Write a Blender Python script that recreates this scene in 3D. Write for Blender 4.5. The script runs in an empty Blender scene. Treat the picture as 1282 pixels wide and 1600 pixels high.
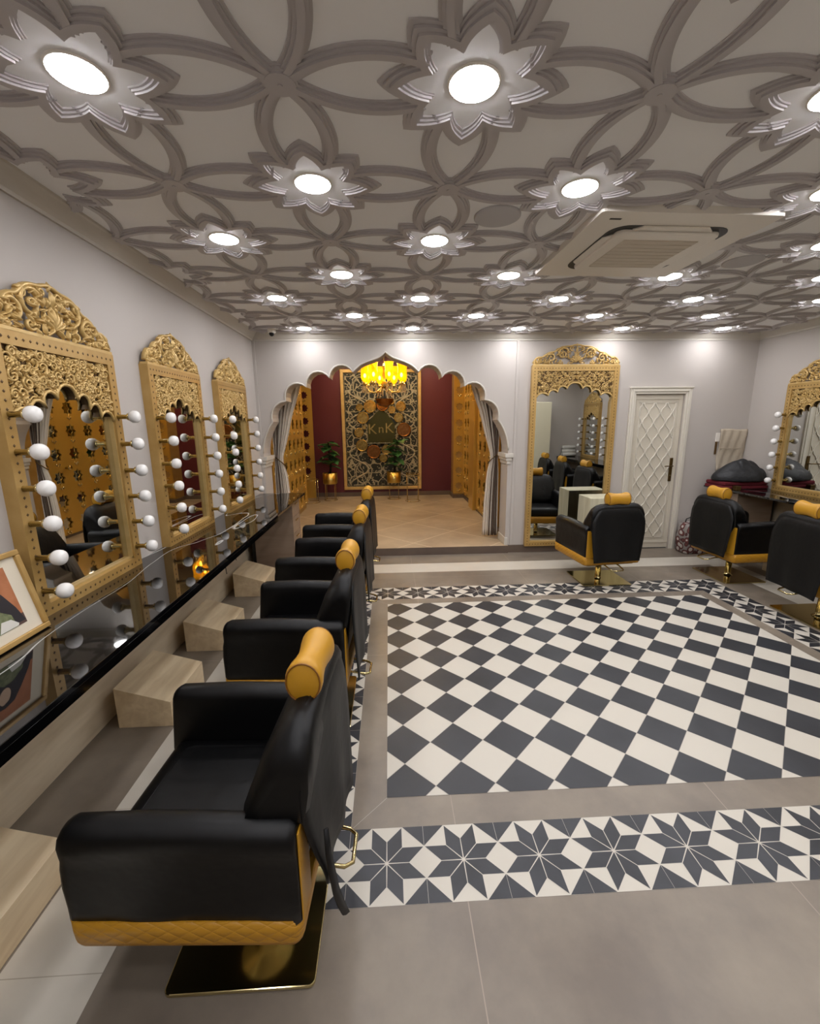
import bpy, bmesh, math, random
from mathutils import Vector, Matrix
from mathutils.geometry import tessellate_polygon
PI = math.pi
S = bpy.context.scene
COL = S.collection

# ---------------------------------------------------------------- camera, world, exposure
cam = bpy.data.cameras.new('camera')
cam.sensor_fit = 'HORIZONTAL'
cam.sensor_width = 36.0
cam.lens = 672.69 / 1282 * 36.0
cam.clip_start = 0.02
co = bpy.data.objects.new('camera', cam)
COL.objects.link(co)
RT = Vector((0.99875454, -0.0488988, -0.00991334))
UP = Vector((0.01960595, 0.20193465, 0.97920274))
FW = Vector((0.04588, 0.97817754, -0.20264185))
M = Matrix((RT, UP, -FW)).transposed().to_4x4()
M.translation = Vector((0, 0, 1.6713))
co.matrix_world = M
S.camera = co
w = bpy.data.worlds.new('world')
S.world = w
w.use_nodes = True
w.node_tree.nodes['Background'].inputs[0].default_value = (1.0, 0.95, 0.88, 1)
w.node_tree.nodes['Background'].inputs[1].default_value = 0.02
S.view_settings.view_transform = 'Standard'
S.view_settings.look = 'None'
S.view_settings.exposure = 0.78
S.view_settings.gamma = 1.0
S.view_settings.use_curve_mapping = False
S.cycles.use_denoising = True
S.cycles.max_bounces = 8
S.cycles.diffuse_bounces = 5
S.cycles.glossy_bounces = 6
S.cycles.transmission_bounces = 6
S.cycles.sample_clamp_indirect = 6
S.cycles.caustics_reflective = False
LED_STRENGTH = 46.0
ALCOVE_LED = 120.0
CHANDELIER_W = 4.5

# ---------------------------------------------------------------- materials
def lin(h):
    h = h.lstrip('#')
    o = []
    for i in (0, 2, 4):
        c = int(h[i:i + 2], 16) / 255
        o.append(c / 12.92 if c <= .04045 else ((c + .055) / 1.055) ** 2.4)
    return (*o, 1)

def mat(name, col, rough=.5, metal=0.0, spec=.5, noise=None, bump=None, emit=None, coat=0, ior=None, trans=0):
    m = bpy.data.materials.new(name)
    m.use_nodes = True
    n, l = m.node_tree.nodes, m.node_tree.links
    b = n['Principled BSDF']
    c = lin(col) if isinstance(col, str) else (*col, 1)
    b.inputs['Base Color'].default_value = c
    b.inputs['Roughness'].default_value = rough
    b.inputs['Metallic'].default_value = metal
    b.inputs['Specular IOR Level'].default_value = spec
    b.inputs['Coat Weight'].default_value = coat
    b.inputs['Transmission Weight'].default_value = trans
    if ior: b.inputs['IOR'].default_value = ior
    if emit:
        b.inputs['Emission Color'].default_value = lin(emit[0])
        b.inputs['Emission Strength'].default_value = emit[1]
    tc = n.new('ShaderNodeTexCoord')
    if noise:   # (scale, amount, second colour)
        t = n.new('ShaderNodeTexNoise'); t.inputs['Scale'].default_value = noise[0]
        t.inputs['Detail'].default_value = 4
        l.new(tc.outputs['Object'], t.inputs['Vector'])
        r = n.new('ShaderNodeValToRGB')
        r.color_ramp.elements[0].position = .5 - noise[1]; r.color_ramp.elements[0].color = c
        r.color_ramp.elements[1].position = .5 + noise[1]; r.color_ramp.elements[1].color = lin(noise[2])
        l.new(t.outputs['Fac'], r.inputs['Fac']); l.new(r.outputs['Color'], b.inputs['Base Color'])
    if bump:    # (scale, strength, distance)
        t = n.new('ShaderNodeTexNoise'); t.inputs['Scale'].default_value = bump[0]; t.inputs['Detail'].default_value = 3
        l.new(tc.outputs['Object'], t.inputs['Vector'])
        bp = n.new('ShaderNodeBump'); bp.inputs['Strength'].default_value = bump[1]; bp.inputs['Distance'].default_value = bump[2]
        l.new(t.outputs['Fac'], bp.inputs['Height']); l.new(bp.outputs['Normal'], b.inputs['Normal'])
    return m

def wood(name, c1, c2, rough=.5, scale=(3, 30, 30)):
    m = mat(name, c1, rough)
    n, l = m.node_tree.nodes, m.node_tree.links
    tc = n.new('ShaderNodeTexCoord'); mp = n.new('ShaderNodeMapping'); mp.inputs['Scale'].default_value = scale
    t = n.new('ShaderNodeTexNoise'); t.inputs['Scale'].default_value = 1.5; t.inputs['Detail'].default_value = 6; t.inputs['Distortion'].default_value = .6
    r = n.new('ShaderNodeValToRGB')
    r.color_ramp.elements[0].position = .35; r.color_ramp.elements[0].color = lin(c1)
    r.color_ramp.elements[1].position = .65; r.color_ramp.elements[1].color = lin(c2)
    l.new(tc.outputs['Object'], mp.inputs['Vector']); l.new(mp.outputs['Vector'], t.inputs['Vector'])
    l.new(t.outputs['Fac'], r.inputs['Fac']); l.new(r.outputs['Color'], n['Principled BSDF'].inputs['Base Color'])
    return m

M_ = {}
M_['wall'] = mat('wall_paint', '#BDB6AF', .6, bump=(60, .05, .002))
M_['white'] = mat('white_plaster', '#CBC5BA', .55)
M_['ceil'] = mat('ceiling_paint', '#F4F4F4', .6)
M_['mould'] = mat('taupe_moulding', '#BEB9B9', .45)
M_['maroon'] = mat('maroon_paint', '#5A1B24', .5)
M_['gold'] = mat('gold_paint', '#C3A165', .38, .3, noise=(9, .25, '#B08C4C'), bump=(90, .15, .002))
M_['gold_hi'] = mat('pale_gold_paint', '#D6B77B', .38, .3, noise=(14, .25, '#C6A461'))
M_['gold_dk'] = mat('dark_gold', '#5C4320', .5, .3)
M_['jali'] = mat('gold_jali_metal', '#D8AE54', .3, .5)
M_['brass'] = mat('polished_brass', '#CDBD8A', .12, 1.0)
M_['brassd'] = mat('brushed_brass', '#CDB163', .28, 1.0, bump=(6, .1, .004))
M_['plate'] = mat('bronze_plate_metal', '#8C7038', .22, 1.0, noise=(22, .2, '#B89C5C'), bump=(40, .3, .004))
M_['plate2'] = mat('copper_plate_metal', '#7A4C26', .25, 1.0, noise=(22, .2, '#96663A'))
M_['mirror'] = mat('mirror_glass', '#D9DAD6', 0.0, 1.0)
M_['amirror'] = mat('antique_mirror', '#5A522E', .08, 1.0)
M_['bulb'] = mat('opal_bulb_glass', '#F4F2EE', .25)
M_['led'] = mat('led_diffuser', '#FFFFFF', .5, emit=('#FCFBFF', LED_STRENGTH))
M_['led2'] = mat('led_diffuser_warm', '#FFFFFF', .5, emit=('#FFE9CC', ALCOVE_LED))
M_['black'] = mat('black_leather', '#030304', .42, spec=.32, bump=(6, .4, .016))
M_['black2'] = mat('black_vinyl_cover', '#080809', .5, spec=.35, bump=(4, .5, .02))
M_['must'] = mat('mustard_leather', '#BE8B22', .42, bump=(35, .12, .003))
M_['mustd'] = mat('mustard_piping', '#7C4E12', .5)
M_['dark'] = mat('black_plastic', '#0B0B0B', .4)
M_['apron'] = mat('black_granite_edge', '#050505', .12)
M_['panel'] = wood('pale_laminate', '#CFBFA3', '#DCCDB2', .45, (2, 2, 12))
M_['taupe'] = wood('taupe_laminate', '#8E7A68', '#9A8674', .4, (2, 2, 12))
M_['block'] = wood('oak_block_laminate', '#D6BF9A', '#E6D2AE', .45, (14, 2, 14))
M_['palewood'] = wood('pale_grey_wood', '#C6BFA0', '#D8D2B6', .5, (14, 14, 1.5))
M_['cream'] = mat('cream_cabinet', '#D9D2B8', .35)
M_['doorp'] = mat('door_paint', '#CDC5B4', .45)
M_['trimw'] = mat('trim_paint', '#D6D0C2', .45)
M_['bronze'] = mat('old_bronze', '#6A5634', .35, .9)
M_['acw'] = mat('aircon_plastic', '#EDE7DD', .35)
M_['acg'] = mat('aircon_grille', '#D2C8B8', .6)
M_['curtain'] = mat('linen_curtain', '#E0D6C7', .85, bump=(120, .2, .002))
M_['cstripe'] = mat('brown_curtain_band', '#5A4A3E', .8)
M_['leaf'] = mat('fig_leaf', '#2C5A2C', .35, noise=(8, .2, '#5A8F55'))
M_['stem'] = mat('plant_stem', '#20190F', .7)
M_['skirt'] = mat('brown_skirting_tile', '#5E5047', .4, noise=(4, .2, '#6B5C50'))
M_['amber'] = mat('amber_glass', '#FFD65A', .08, trans=.95, ior=1.2, emit=('#FFB000', .25))
M_['crystal'] = mat('cut_crystal', '#FFFFFF', .03, trans=.9, ior=1.5)
M_['crystal'].node_tree.nodes['Principled BSDF'].inputs['Emission Strength'].default_value = 0
M_['filament'] = mat('lit_lamp', '#FFFFFF', .5, emit=('#FFE9A8', 110))
M_['bagblk'] = mat('black_bag_fabric', '#1B1C1F', .55, bump=(9, .6, .03))
M_['maroonf'] = mat('maroon_towel', '#5E0D1B', .95, bump=(140, .5, .004))
M_['towel'] = mat('white_towel', '#D9D6CE', .95, bump=(120, .5, .004))
M_['cloth'] = mat('beige_apron_cloth', '#B9AC98', .9, bump=(14, .5, .01))
M_['disc'] = mat('grey_speaker_cloth', '#C4C2C4', .9)
M_['cable'] = mat('black_cable', '#0D0D0D', .5)

def shader(m):
    return m.node_tree.nodes, m.node_tree.links, m.node_tree.nodes['Principled BSDF']

def quilt(m, sc=26):
    n, l, b = shader(m)
    tc = n.new('ShaderNodeTexCoord')
    sp = n.new('ShaderNodeSeparateXYZ'); l.new(tc.outputs['Object'], sp.inputs[0])
    def mth(op, a, c=None):
        k = n.new('ShaderNodeMath'); k.operation = op
        for i, v in enumerate((a, c)):
            if v is None: continue
            if isinstance(v, (int, float)): k.inputs[i].default_value = v
            else: l.new(v, k.inputs[i])
        return k.outputs[0]
    h = mth('ADD', sp.outputs['X'], sp.outputs['Y'])
    a = mth('ABSOLUTE', mth('SINE', mth('MULTIPLY', mth('ADD', h, mth('MULTIPLY', sp.outputs['Z'], 1.5)), sc * 2)))
    c = mth('ABSOLUTE', mth('SINE', mth('MULTIPLY', mth('SUBTRACT', h, mth('MULTIPLY', sp.outputs['Z'], 1.5)), sc * 2)))
    v = mth('POWER', mth('MULTIPLY', a, c), .35)
    bp = n.new('ShaderNodeBump'); bp.inputs['Strength'].default_value = .45; bp.inputs['Distance'].default_value = .006
    l.new(v, bp.inputs['Height']); l.new(bp.outputs['Normal'], b.inputs['Normal'])
M_['quilt'] = mat('quilted_mustard_leather', '#BA8620', .42)
quilt(M_['quilt'])

# brown stone-look floor tile: clouds plus faint joints
def floor_mat(name, c1, c2, bw, bh, jc, rot=0, jw=.002, rough=.34, off=(0, 0)):
    m = mat(name, c1, rough)
    n, l, b = shader(m)
    tc = n.new('ShaderNodeTexCoord')
    t = n.new('ShaderNodeTexNoise'); t.inputs['Scale'].default_value = 1.7; t.inputs['Detail'].default_value = 7; t.inputs['Roughness'].default_value = .6
    l.new(tc.outputs['Object'], t.inputs['Vector'])
    r = n.new('ShaderNodeValToRGB')
    r.color_ramp.elements[0].position = .36; r.color_ramp.elements[0].color = lin(c1)
    r.color_ramp.elements[1].position = .66; r.color_ramp.elements[1].color = lin(c2)
    l.new(t.outputs['Fac'], r.inputs['Fac'])
    mp = n.new('ShaderNodeMapping'); mp.inputs['Rotation'].default_value = (0, 0, rot); mp.inputs['Location'].default_value = (off[0], off[1], 0)
    l.new(tc.outputs['Object'], mp.inputs['Vector'])
    k = n.new('ShaderNodeTexBrick')
    k.inputs['Scale'].default_value = 1; k.inputs['Brick Width'].default_value = bw; k.inputs['Row Height'].default_value = bh
    k.inputs['Mortar Size'].default_value = jw; k.inputs['Mortar Smooth'].default_value = 0
    k.offset = 0; k.offset_frequency = 2
    k.inputs['Mortar'].default_value = lin(jc)
    l.new(r.outputs['Color'], k.inputs['Color1']); l.new(r.outputs['Color'], k.inputs['Color2'])
    l.new(mp.outputs['Vector'], k.inputs['Vector'])
    l.new(k.outputs['Color'], b.inputs['Base Color'])
    rr = n.new('ShaderNodeMapRange'); rr.inputs['To Min'].default_value = rough - .06; rr.inputs['To Max'].default_value = rough + .1
    l.new(t.outputs['Fac'], rr.inputs['Value']); l.new(rr.outputs[0], b.inputs['Roughness'])
    return m
M_['floor'] = floor_mat('brown_concrete_tile', '#73695E', '#8F8475', 1.2, 1.6, '#9A8C7E', off=(-.25, .3))
M_['afloor'] = floor_mat('alcove_stone_tile', '#A08C72', '#BFAB8E', .85, .85, '#D8C7A8', rot=PI / 4, jw=.006, rough=.4, off=(.3, .12))
M_['tblack'] = mat('charcoal_cement_tile', '#25272C', .42, noise=(3, .2, '#33353A'))
M_['tbstar'] = mat('star_charcoal_tile', '#202227', .40, noise=(5, .2, '#34363C'))
M_['twhite'] = mat('ivory_cement_tile', '#CBC5B8', .42)
M_['grout'] = mat('tile_grout', '#A9A397', .8)
M_['strip'] = floor_mat('white_marble_strip', '#C9C2B4', '#D0CABD', 3.0, .6, '#A8A090', jw=.0015, rough=.3, off=(.5, .13))

# black marble with white veins
def marble(m):
    n, l, b = shader(m)
    tc = n.new('ShaderNodeTexCoord')
    mp = n.new('ShaderNodeMapping'); mp.inputs['Rotation'].default_value = (0, 0, .35); mp.inputs['Location'].default_value = (4.3, 2.1, .7); mp.inputs['Scale'].default_value = (2.2, .5, 1)
    l.new(tc.outputs['Object'], mp.inputs['Vector'])
    nt = n.new('ShaderNodeTexNoise'); nt.inputs['Scale'].default_value = .8; nt.inputs['Detail'].default_value = 2.5
    l.new(mp.outputs['Vector'], nt.inputs['Vector'])
    s = n.new('ShaderNodeMath'); s.operation = 'SUBTRACT'; s.inputs[1].default_value = .5; l.new(nt.outputs['Fac'], s.inputs[0])
    a = n.new('ShaderNodeMath'); a.operation = 'ABSOLUTE'; l.new(s.outputs[0], a.inputs[0])
    r = n.new('ShaderNodeValToRGB')
    r.color_ramp.elements[0].position = 0; r.color_ramp.elements[0].color = lin('#C8C8C4')
    r.color_ramp.elements[1].position = .0022; r.color_ramp.elements[1].color = lin('#0A0A0B')
    l.new(a.outputs[0], r.inputs['Fac']); l.new(r.outputs['Color'], b.inputs['Base Color'])
M_['marble'] = mat('black_veined_marble', '#0A0A0B', .03, spec=.9, ior=1.6)
marble(M_['marble'])

# patterned carpet: mirrored ornament from distorted rings and noise
def carpet(m):
    n, l, b = shader(m)
    tc = n.new('ShaderNodeTexCoord'); sp = n.new('ShaderNodeSeparateXYZ'); l.new(tc.outputs['Object'], sp.inputs[0])
    ab = n.new('ShaderNodeMath'); ab.operation = 'ABSOLUTE'; l.new(sp.outputs['X'], ab.inputs[0])
    cb = n.new('ShaderNodeCombineXYZ'); l.new(ab.outputs[0], cb.inputs[0]); l.new(sp.outputs['Z'], cb.inputs[1])
    v = n.new('ShaderNodeTexVoronoi'); v.feature = 'DISTANCE_TO_EDGE'; v.inputs['Scale'].default_value = 6.0
    nz = n.new('ShaderNodeTexNoise'); nz.inputs['Scale'].default_value = 5; nz.inputs['Detail'].default_value = 1
    l.new(cb.outputs[0], nz.inputs['Vector'])
    mx = n.new('ShaderNodeVectorMath'); mx.operation = 'MULTIPLY_ADD'; mx.inputs[1].default_value = (.16, .16, .16)
    l.new(nz.outputs['Color'], mx.inputs[0]); l.new(cb.outputs[0], mx.inputs[2])
    l.new(mx.outputs[0], v.inputs['Vector'])
    r1 = n.new('ShaderNodeValToRGB'); r1.color_ramp.interpolation = 'CONSTANT'
    e = r1.color_ramp.elements
    e[0].position = 0; e[0].color = (1, 1, 1, 1); e[1].position = .055; e[1].color = (0, 0, 0, 1)
    l.new(v.outputs['Distance'], r1.inputs['Fac'])
    v2 = n.new('ShaderNodeTexVoronoi'); v2.inputs['Scale'].default_value = 20
    l.new(cb.outputs[0], v2.inputs['Vector'])
    r2 = n.new('ShaderNodeValToRGB'); r2.color_ramp.interpolation = 'CONSTANT'
    e = r2.color_ramp.elements
    e[0].position = 0; e[0].color = (.8, .8, .8, 1); e[1].position = .3; e[1].color = (0, 0, 0, 1)
    l.new(v2.outputs['Distance'], r2.inputs['Fac'])
    ad = n.new('ShaderNodeMath'); ad.operation = 'MAXIMUM'; l.new(r1.outputs[0], ad.inputs[0]); l.new(r2.outputs[0], ad.inputs[1])
    mm = n.new('ShaderNodeMix'); mm.data_type = 'RGBA'
    mm.inputs[6].default_value = lin('#2C2F2C'); mm.inputs[7].default_value = lin('#A39A82')
    l.new(ad.outputs[0], mm.inputs[0]); l.new(mm.outputs[2], b.inputs['Base Color'])
M_['carpet'] = mat('charcoal_ornament_carpet', '#333333', .9)
carpet(M_['carpet'])

# ---------------------------------------------------------------- mesh helpers
class MB:
    def __init__(s):
        s.v = []; s.f = []; s.m = []; s.sm = []
    def face(s, idx, m=0, smooth=False):
        s.f.append(tuple(idx)); s.m.append(m); s.sm.append(smooth)
    def poly(s, pts, m=0):
        b = len(s.v); s.v += [tuple(p) for p in pts]; s.face(range(b, b + len(pts)), m)
    def box(s, x0, x1, y0, y1, z0, z1, m=0):
        b = len(s.v)
        s.v += [(x, y, z) for z in (z0, z1) for y in (y0, y1) for x in (x0, x1)]
        for q in ((0, 2, 3, 1), (4, 5, 7, 6), (0, 1, 5, 4), (2, 6, 7, 3), (0, 4, 6, 2), (1, 3, 7, 5)):
            s.face([b + i for i in q], m)
    def grid(s, rows, closed_u=False, closed_v=False, m=0, smooth=True):
        """rows: list of equal-length point lists"""
        b = len(s.v); nu = len(rows); nv = len(rows[0])
        for r in rows: s.v += [tuple(p) for p in r]
        for i in range(nu if closed_u else nu - 1):
            for j in range(nv if closed_v else nv - 1):
                a = b + i * nv + j; c = b + i * nv + (j + 1) % nv
                d = b + ((i + 1) % nu) * nv + (j + 1) % nv; e = b + ((i + 1) % nu) * nv + j
                s.face((a, c, d, e), m, smooth)
        return b
    def loft(s, rings, m=0, smooth=True, caps=True):
        b = s.grid(rings, closed_v=True, m=m, smooth=smooth)
        if caps:
            nv = len(rings[0])
            s.face([b + j for j in range(nv)][::-1], m)
            s.face([b + (len(rings) - 1) * nv + j for j in range(nv)], m)
    def tube(s, pts, rad, sides=6, m=0, closed=False, flat=1.0, up=None, caps=True):
        pts = [Vector(p) for p in pts]; n = len(pts); rings = []
        upv = Vector(up) if up else None
        prev = None
        for i, p in enumerate(pts):
            if closed: t = pts[(i + 1) % n] - pts[i - 1]
            else: t = pts[min(i + 1, n - 1)] - pts[max(i - 1, 0)]
            if t.length < 1e-9: t = Vector((0, 0, 1))
            t.normalize()
            if upv is not None: u = upv - t * upv.dot(t)
            elif prev is not None: u = prev - t * prev.dot(t)
            else: u = Vector((0, 0, 1)) - t * t.z if abs(t.z) < .9 else Vector((1, 0, 0)) - t * t.x
            u.normalize(); prev = u
            sd = t.cross(u)
            r = rad[i] if isinstance(rad, (list, tuple)) else rad
            rings.append([p + (u * math.cos(2 * PI * k / sides) * flat + sd * math.sin(2 * PI * k / sides)) * r for k in range(sides)])
        if closed: s.grid(rings, closed_u=True, closed_v=True, m=m)
        else: s.loft(rings, m=m, caps=caps)
    def lathe(s, prof, c=(0, 0, 0), seg=24, axis='Z', m=0, smooth=True):
        rings = []
        for r, h in prof:
            ring = []
            for k in range(seg):
                a = 2 * PI * k / seg; x, y = r * math.cos(a), r * math.sin(a)
                if axis == 'Z': q = (x, y, h)
                elif axis == 'X': q = (h, x, y)
                else: q = (x, h, -y)
                ring.append((q[0] + c[0], q[1] + c[1], q[2] + c[2]))
            rings.append(ring)
        s.loft(rings, m=m, smooth=smooth)
    def ellip(s, c, r, rot=None, seg=8, rings=5, m=0):
        R = rot or Matrix.Identity(3)
        rr = []
        for i in range(rings + 1):
            a = PI * i / rings
            rr.append([Vector(c) + R @ Vector((r[0] * max(math.sin(a), .02) * math.cos(2 * PI * k / seg), r[1] * max(math.sin(a), .02) * math.sin(2 * PI * k / seg), r[2] * math.cos(a))) for k in range(seg)])
        s.loft(rr, m=m)
    def prism(s, pts, y0, y1, m=0, plane='XZ'):
        """extrude a 2-D outline; plane XZ -> along y, XY -> along z, YZ -> along x"""
        def P(p, h):
            return {'XZ': (p[0], h, p[1]), 'XY': (p[0], p[1], h), 'YZ': (h, p[0], p[1])}[plane]
        b = len(s.v); n = len(pts)
        s.v += [P(p, y0) for p in pts] + [P(p, y1) for p in pts]
        s.face(range(b, b + n), m); s.face([b + n + i for i in range(n)][::-1], m)
        for i in range(n): s.face((b + i, b + (i + 1) % n, b + n + (i + 1) % n, b + n + i), m)
    def build(s, name, mats, parent=None, loc=None, bevel=0, bseg=2, subsurf=0, fixn=True, autosmooth=False):
        me = bpy.data.meshes.new(name)
        me.from_pydata(s.v, [], s.f)
        mats = mats if isinstance(mats, (list, tuple)) else [mats]
        for k in mats: me.materials.append(M_[k] if isinstance(k, str) else k)
        me.polygons.foreach_set('material_index', s.m)
        me.polygons.foreach_set('use_smooth', s.sm)
        if fixn:
            bm = bmesh.new(); bm.from_mesh(me); bmesh.ops.recalc_face_normals(bm, faces=bm.faces); bm.to_mesh(me); bm.free()
        me.update()
        o = bpy.data.objects.new(name, me); COL.objects.link(o)
        if parent: o.parent = parent
        if loc: o.location = loc
        if bevel:
            k = o.modifiers.new('bevel', 'BEVEL'); k.width = bevel; k.segments = bseg; k.limit_method = 'ANGLE'; k.angle_limit = math.radians(40)
        if subsurf:
            k = o.modifiers.new('sub', 'SUBSURF'); k.levels = subsurf; k.render_levels = subsurf
        return o

def tag(o, label, cat, group=None, kind=None):
    if label: o['label'] = label
    if cat: o['category'] = cat
    if group: o['group'] = group
    if kind: o['kind'] = kind
    return o
def thing(name, label, cat, loc=(0, 0, 0), rz=0, group=None):
    o = bpy.data.objects.new(name, None); COL.objects.link(o)
    o.location = loc; o.rotation_euler = (0, 0, rz)
    o.empty_display_size = .1
    return tag(o, label, cat, group)
def struct(o, label=None):
    o['kind'] = 'structure'
    if label: o['label'] = label
    return o
def copy_tree(o, parent=None):
    c = o.copy(); COL.objects.link(c)
    if parent: c.parent = parent
    for ch in list(o.children): copy_tree(ch, c)
    return c
def rrect(x0, x1, y0, y1, r, n=4):
    out = []
    for cx, cy, a0 in ((x1 - r, y1 - r, 0), (x0 + r, y1 - r, PI / 2), (x0 + r, y0 + r, PI), (x1 - r, y0 + r, 1.5 * PI)):
        for k in range(n + 1):
            a = a0 + PI / 2 * k / n
            out.append((cx + r * math.cos(a), cy + r * math.sin(a)))
    return out
def arc3(p, q, r, n=8):
    """circular arc through three 2-D points, p and r included"""
    ax, ay = p; bx, by = q; cx, cy = r
    d = 2 * (ax * (by - cy) + bx * (cy - ay) + cx * (ay - by))
    ux = ((ax**2 + ay**2) * (by - cy) + (bx**2 + by**2) * (cy - ay) + (cx**2 + cy**2) * (ay - by)) / d
    uy = ((ax**2 + ay**2) * (cx - bx) + (bx**2 + by**2) * (ax - cx) + (cx**2 + cy**2) * (bx - ax)) / d
    a0, a1, a2 = (math.atan2(y - uy, x - ux) for x, y in (p, q, r))
    R = math.hypot(ax - ux, ay - uy)
    ccw = ((a1 - a0) % (2 * PI)) < ((a2 - a0) % (2 * PI))
    sp = (a2 - a0) % (2 * PI) if ccw else -((a0 - a2) % (2 * PI))
    return [(ux + R * math.cos(a0 + sp * k / n), uy + R * math.sin(a0 + sp * k / n)) for k in range(n + 1)]

# ---------------------------------------------------------------- room shell
XL, XR, YB, ZC = -1.56, 4.55, 5.35, 2.70     # left wall, right wall, back wall, ceiling
YR = -2.6                                    # rear wall behind the viewer
YC = .45                                     # rear partition on the right side
TH = .32                                     # thickness of the arched wall

# floor: one mesh, base tile + inlaid tiles
fl = MB()
fl.box(XL - .3, XR + .2, YR - .2, YB + .02, -.15, 0, 0)
def inlay(x0, x1, y0, y1, m, z=.0006): fl.poly([(x0, y0, z), (x1, y0, z), (x1, y1, z), (x0, y1, z)], m)
# white strips
inlay(-1.245, -.925, -2.4, 4.97, 4)
inlay(-.925, 3.745, 4.665, 4.97, 4)
inlay(3.745, 4.05, -.4, 4.97, 4)
# chequer field
CX0, CX1, CY0, CY1 = -.04, 3.005, 1.66, 3.80
inlay(CX0, CX1, CY0, CY1, 3, .0006)
def clip(pts, x0, x1, y0, y1):
    for ax, lim, sg in ((0, x0, 1), (0, x1, -1), (1, y0, 1), (1, y1, -1)):
        out = []
        for i in range(len(pts)):
            a, b = pts[i - 1], pts[i]
            ia, ib = (a[ax] - lim) * sg >= 0, (b[ax] - lim) * sg >= 0
            if ia != ib:
                t = (lim - a[ax]) / (b[ax] - a[ax])
                out.append((a[0] + (b[0] - a[0]) * t, a[1] + (b[1] - a[1]) * t))
            if ib: out.append(b)
        pts = out
        if not pts: break
    return pts
HD = .1414; GX, GY = .18996, 1.71209
for i in range(-3, 23):
    for j in range(-2, 17):
        if (i + j) % 2 == 0: continue
        cx, cy = GX + i * HD, GY + j * HD
        r = HD - .0016
        p = clip([(cx - r, cy), (cx, cy - r), (cx + r, cy), (cx, cy + r)], CX0, CX1, CY0, CY1)
        if len(p) > 2: fl.poly([(x, y, .0012) for x, y in p], 1 if i % 2 else 2)
# mitred joints of the plain frame
for (ax, ay), (bx, by) in (((-.19, 1.51), (-.04, 1.66)), ((3.155, 1.51), (3.005, 1.66)), ((-.19, 3.925), (-.04, 3.80)), ((3.155, 3.925), (3.005, 3.80))):
    dx, dy = by - ay, ax - bx; k = .0012 / math.hypot(dx, dy)
    fl.poly([(ax + dx * k, ay + dy * k, .0006), (ax - dx * k, ay - dy * k, .0006), (bx - dx * k, by - dy * k, .0006), (bx + dx * k, by + dy * k, .0006)], 3)
# star border, 0.30 m tiles
def star_tile(cx, cy, h=.15):
    inlay(cx - h, cx + h, cy - h, cy + h, 2, .0006)
    t = h * math.tan(PI / 8); v = h * .586; g = .0022
    for k in range(8):
        a0 = k * PI / 4; a1 = a0 + PI / 4; am = a0 + PI / 8
        R = h / math.cos(PI / 8)
        pts = [(0, 0), (v * math.cos(a0), v * math.sin(a0)), (R * math.cos(am), R * math.sin(am)), (v * math.cos(a1), v * math.sin(a1))]
        mx = sum(p[0] for p in pts) / 4; my = sum(p[1] for p in pts) / 4
        pts = [(mx + (x - mx) * .955, my + (y - my) * .955) for x, y in pts]
        pts[0] = (pts[0][0] + math.cos(am) * .002, pts[0][1] + math.sin(am) * .002)
        fl.poly([(cx + x, cy + y, .0012) for x, y in pts], 5)
    for sx in (-1, 1):
        for sy in (-1, 1):
            e = h - .0006
            fl.poly([(cx + sx * (t + g), cy + sy * e, .0012), (cx + sx * e, cy + sy * e, .0012), (cx + sx * e, cy + sy * (t + g), .0012)], 5)
NX, NY = 13, 10
for a in range(NX):
    for b in (0, NY - 1): star_tile(-.34 + .3 * a - (.0 if a < NX else 0), 1.36 + .3 * b)
for b in range(1, NY - 1):
    for a in (0, NX - 1): star_tile(-.34 + .3 * a, 1.36 + .3 * b)
floor = struct(fl.build('floor', ['floor', 'tblack', 'twhite', 'grout', 'strip', 'tbstar'], fixn=False))

# left / right / rear walls
b = MB(); b.box(XL - .25, XL, YR, YB, .80, ZC + .1); struct(b.build('wall_left', 'wall'))
b = MB(); b.box(XL - .25, XL - .085, YR, YB, 0, .7999); struct(b.build('trim_8', 'panel'), 'pale laminate panelling under the left counter')
b = MB(); b.box(XR, XR + .25, YC - .2, YB + .2, .80, ZC + .1); struct(b.build('wall_right', 'wall'))
b = MB(); b.box(XR + .05, XR + .25, YC - .2, YB + .2, 0, .7999); struct(b.build('trim_9', 'panel'), 'pale laminate panelling under the right counter')
b = MB(); b.box(1.6, XR + .25, YC - .2, YC, 0, ZC + .1); b.box(1.4, 1.6, YR, YC, 0, ZC + .1); b.box(XL - .25, 1.6, YR - .2, YR, 0, ZC + .1)
struct(b.build('wall_rear', 'wall'))
b = MB(); b.box(XL - .25, XR + .25, YR - .2, YB, ZC, ZC + .15)
struct(b.build('ceiling', 'ceil'))

# back wall with the scalloped arch
AC = -.02
half = []
def ogee(p0, p1, n=10):
    out = []
    for k in range(n + 1):
        t = k / n
        x = p0[0] + (p1[0] - p0[0]) * t
        # concave near the apex, then convex to the cusp
        c = [(0, 2.493), (.05, 2.452), (.10, 2.425), (.17, 2.402), (.24, 2.378), (.30, 2.350), (.35, 2.312), (.39, 2.269)]
        for a, b_ in zip(c, c[1:]):
            if a[0] <= x <= b_[0] + 1e-6:
                z = a[1] + (b_[1] - a[1]) * (x - a[0]) / (b_[0] - a[0]); break
        out.append((x, z))
    return out
half += ogee((0, 2.493), (.39, 2.269), 12)
for tri in (((.39, 2.269), (.525, 2.35), (.67, 2.205)), ((.67, 2.205), (.80, 2.277), (.945, 2.10)), ((.945, 2.10), (1.08, 2.142), (1.195, 1.94)), ((1.195, 1.94), (1.335, 1.87), (1.368, 1.70)), ((1.368, 1.70), (1.465, 1.53), (1.505, 1.27))):
    half += arc3(*tri, n=8)[1:]
half.append((1.505, .10))
outline = [(AC - x, z) for x, z in half[::-1]] + [(AC + x, z) for x, z in half[1:]]
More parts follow.
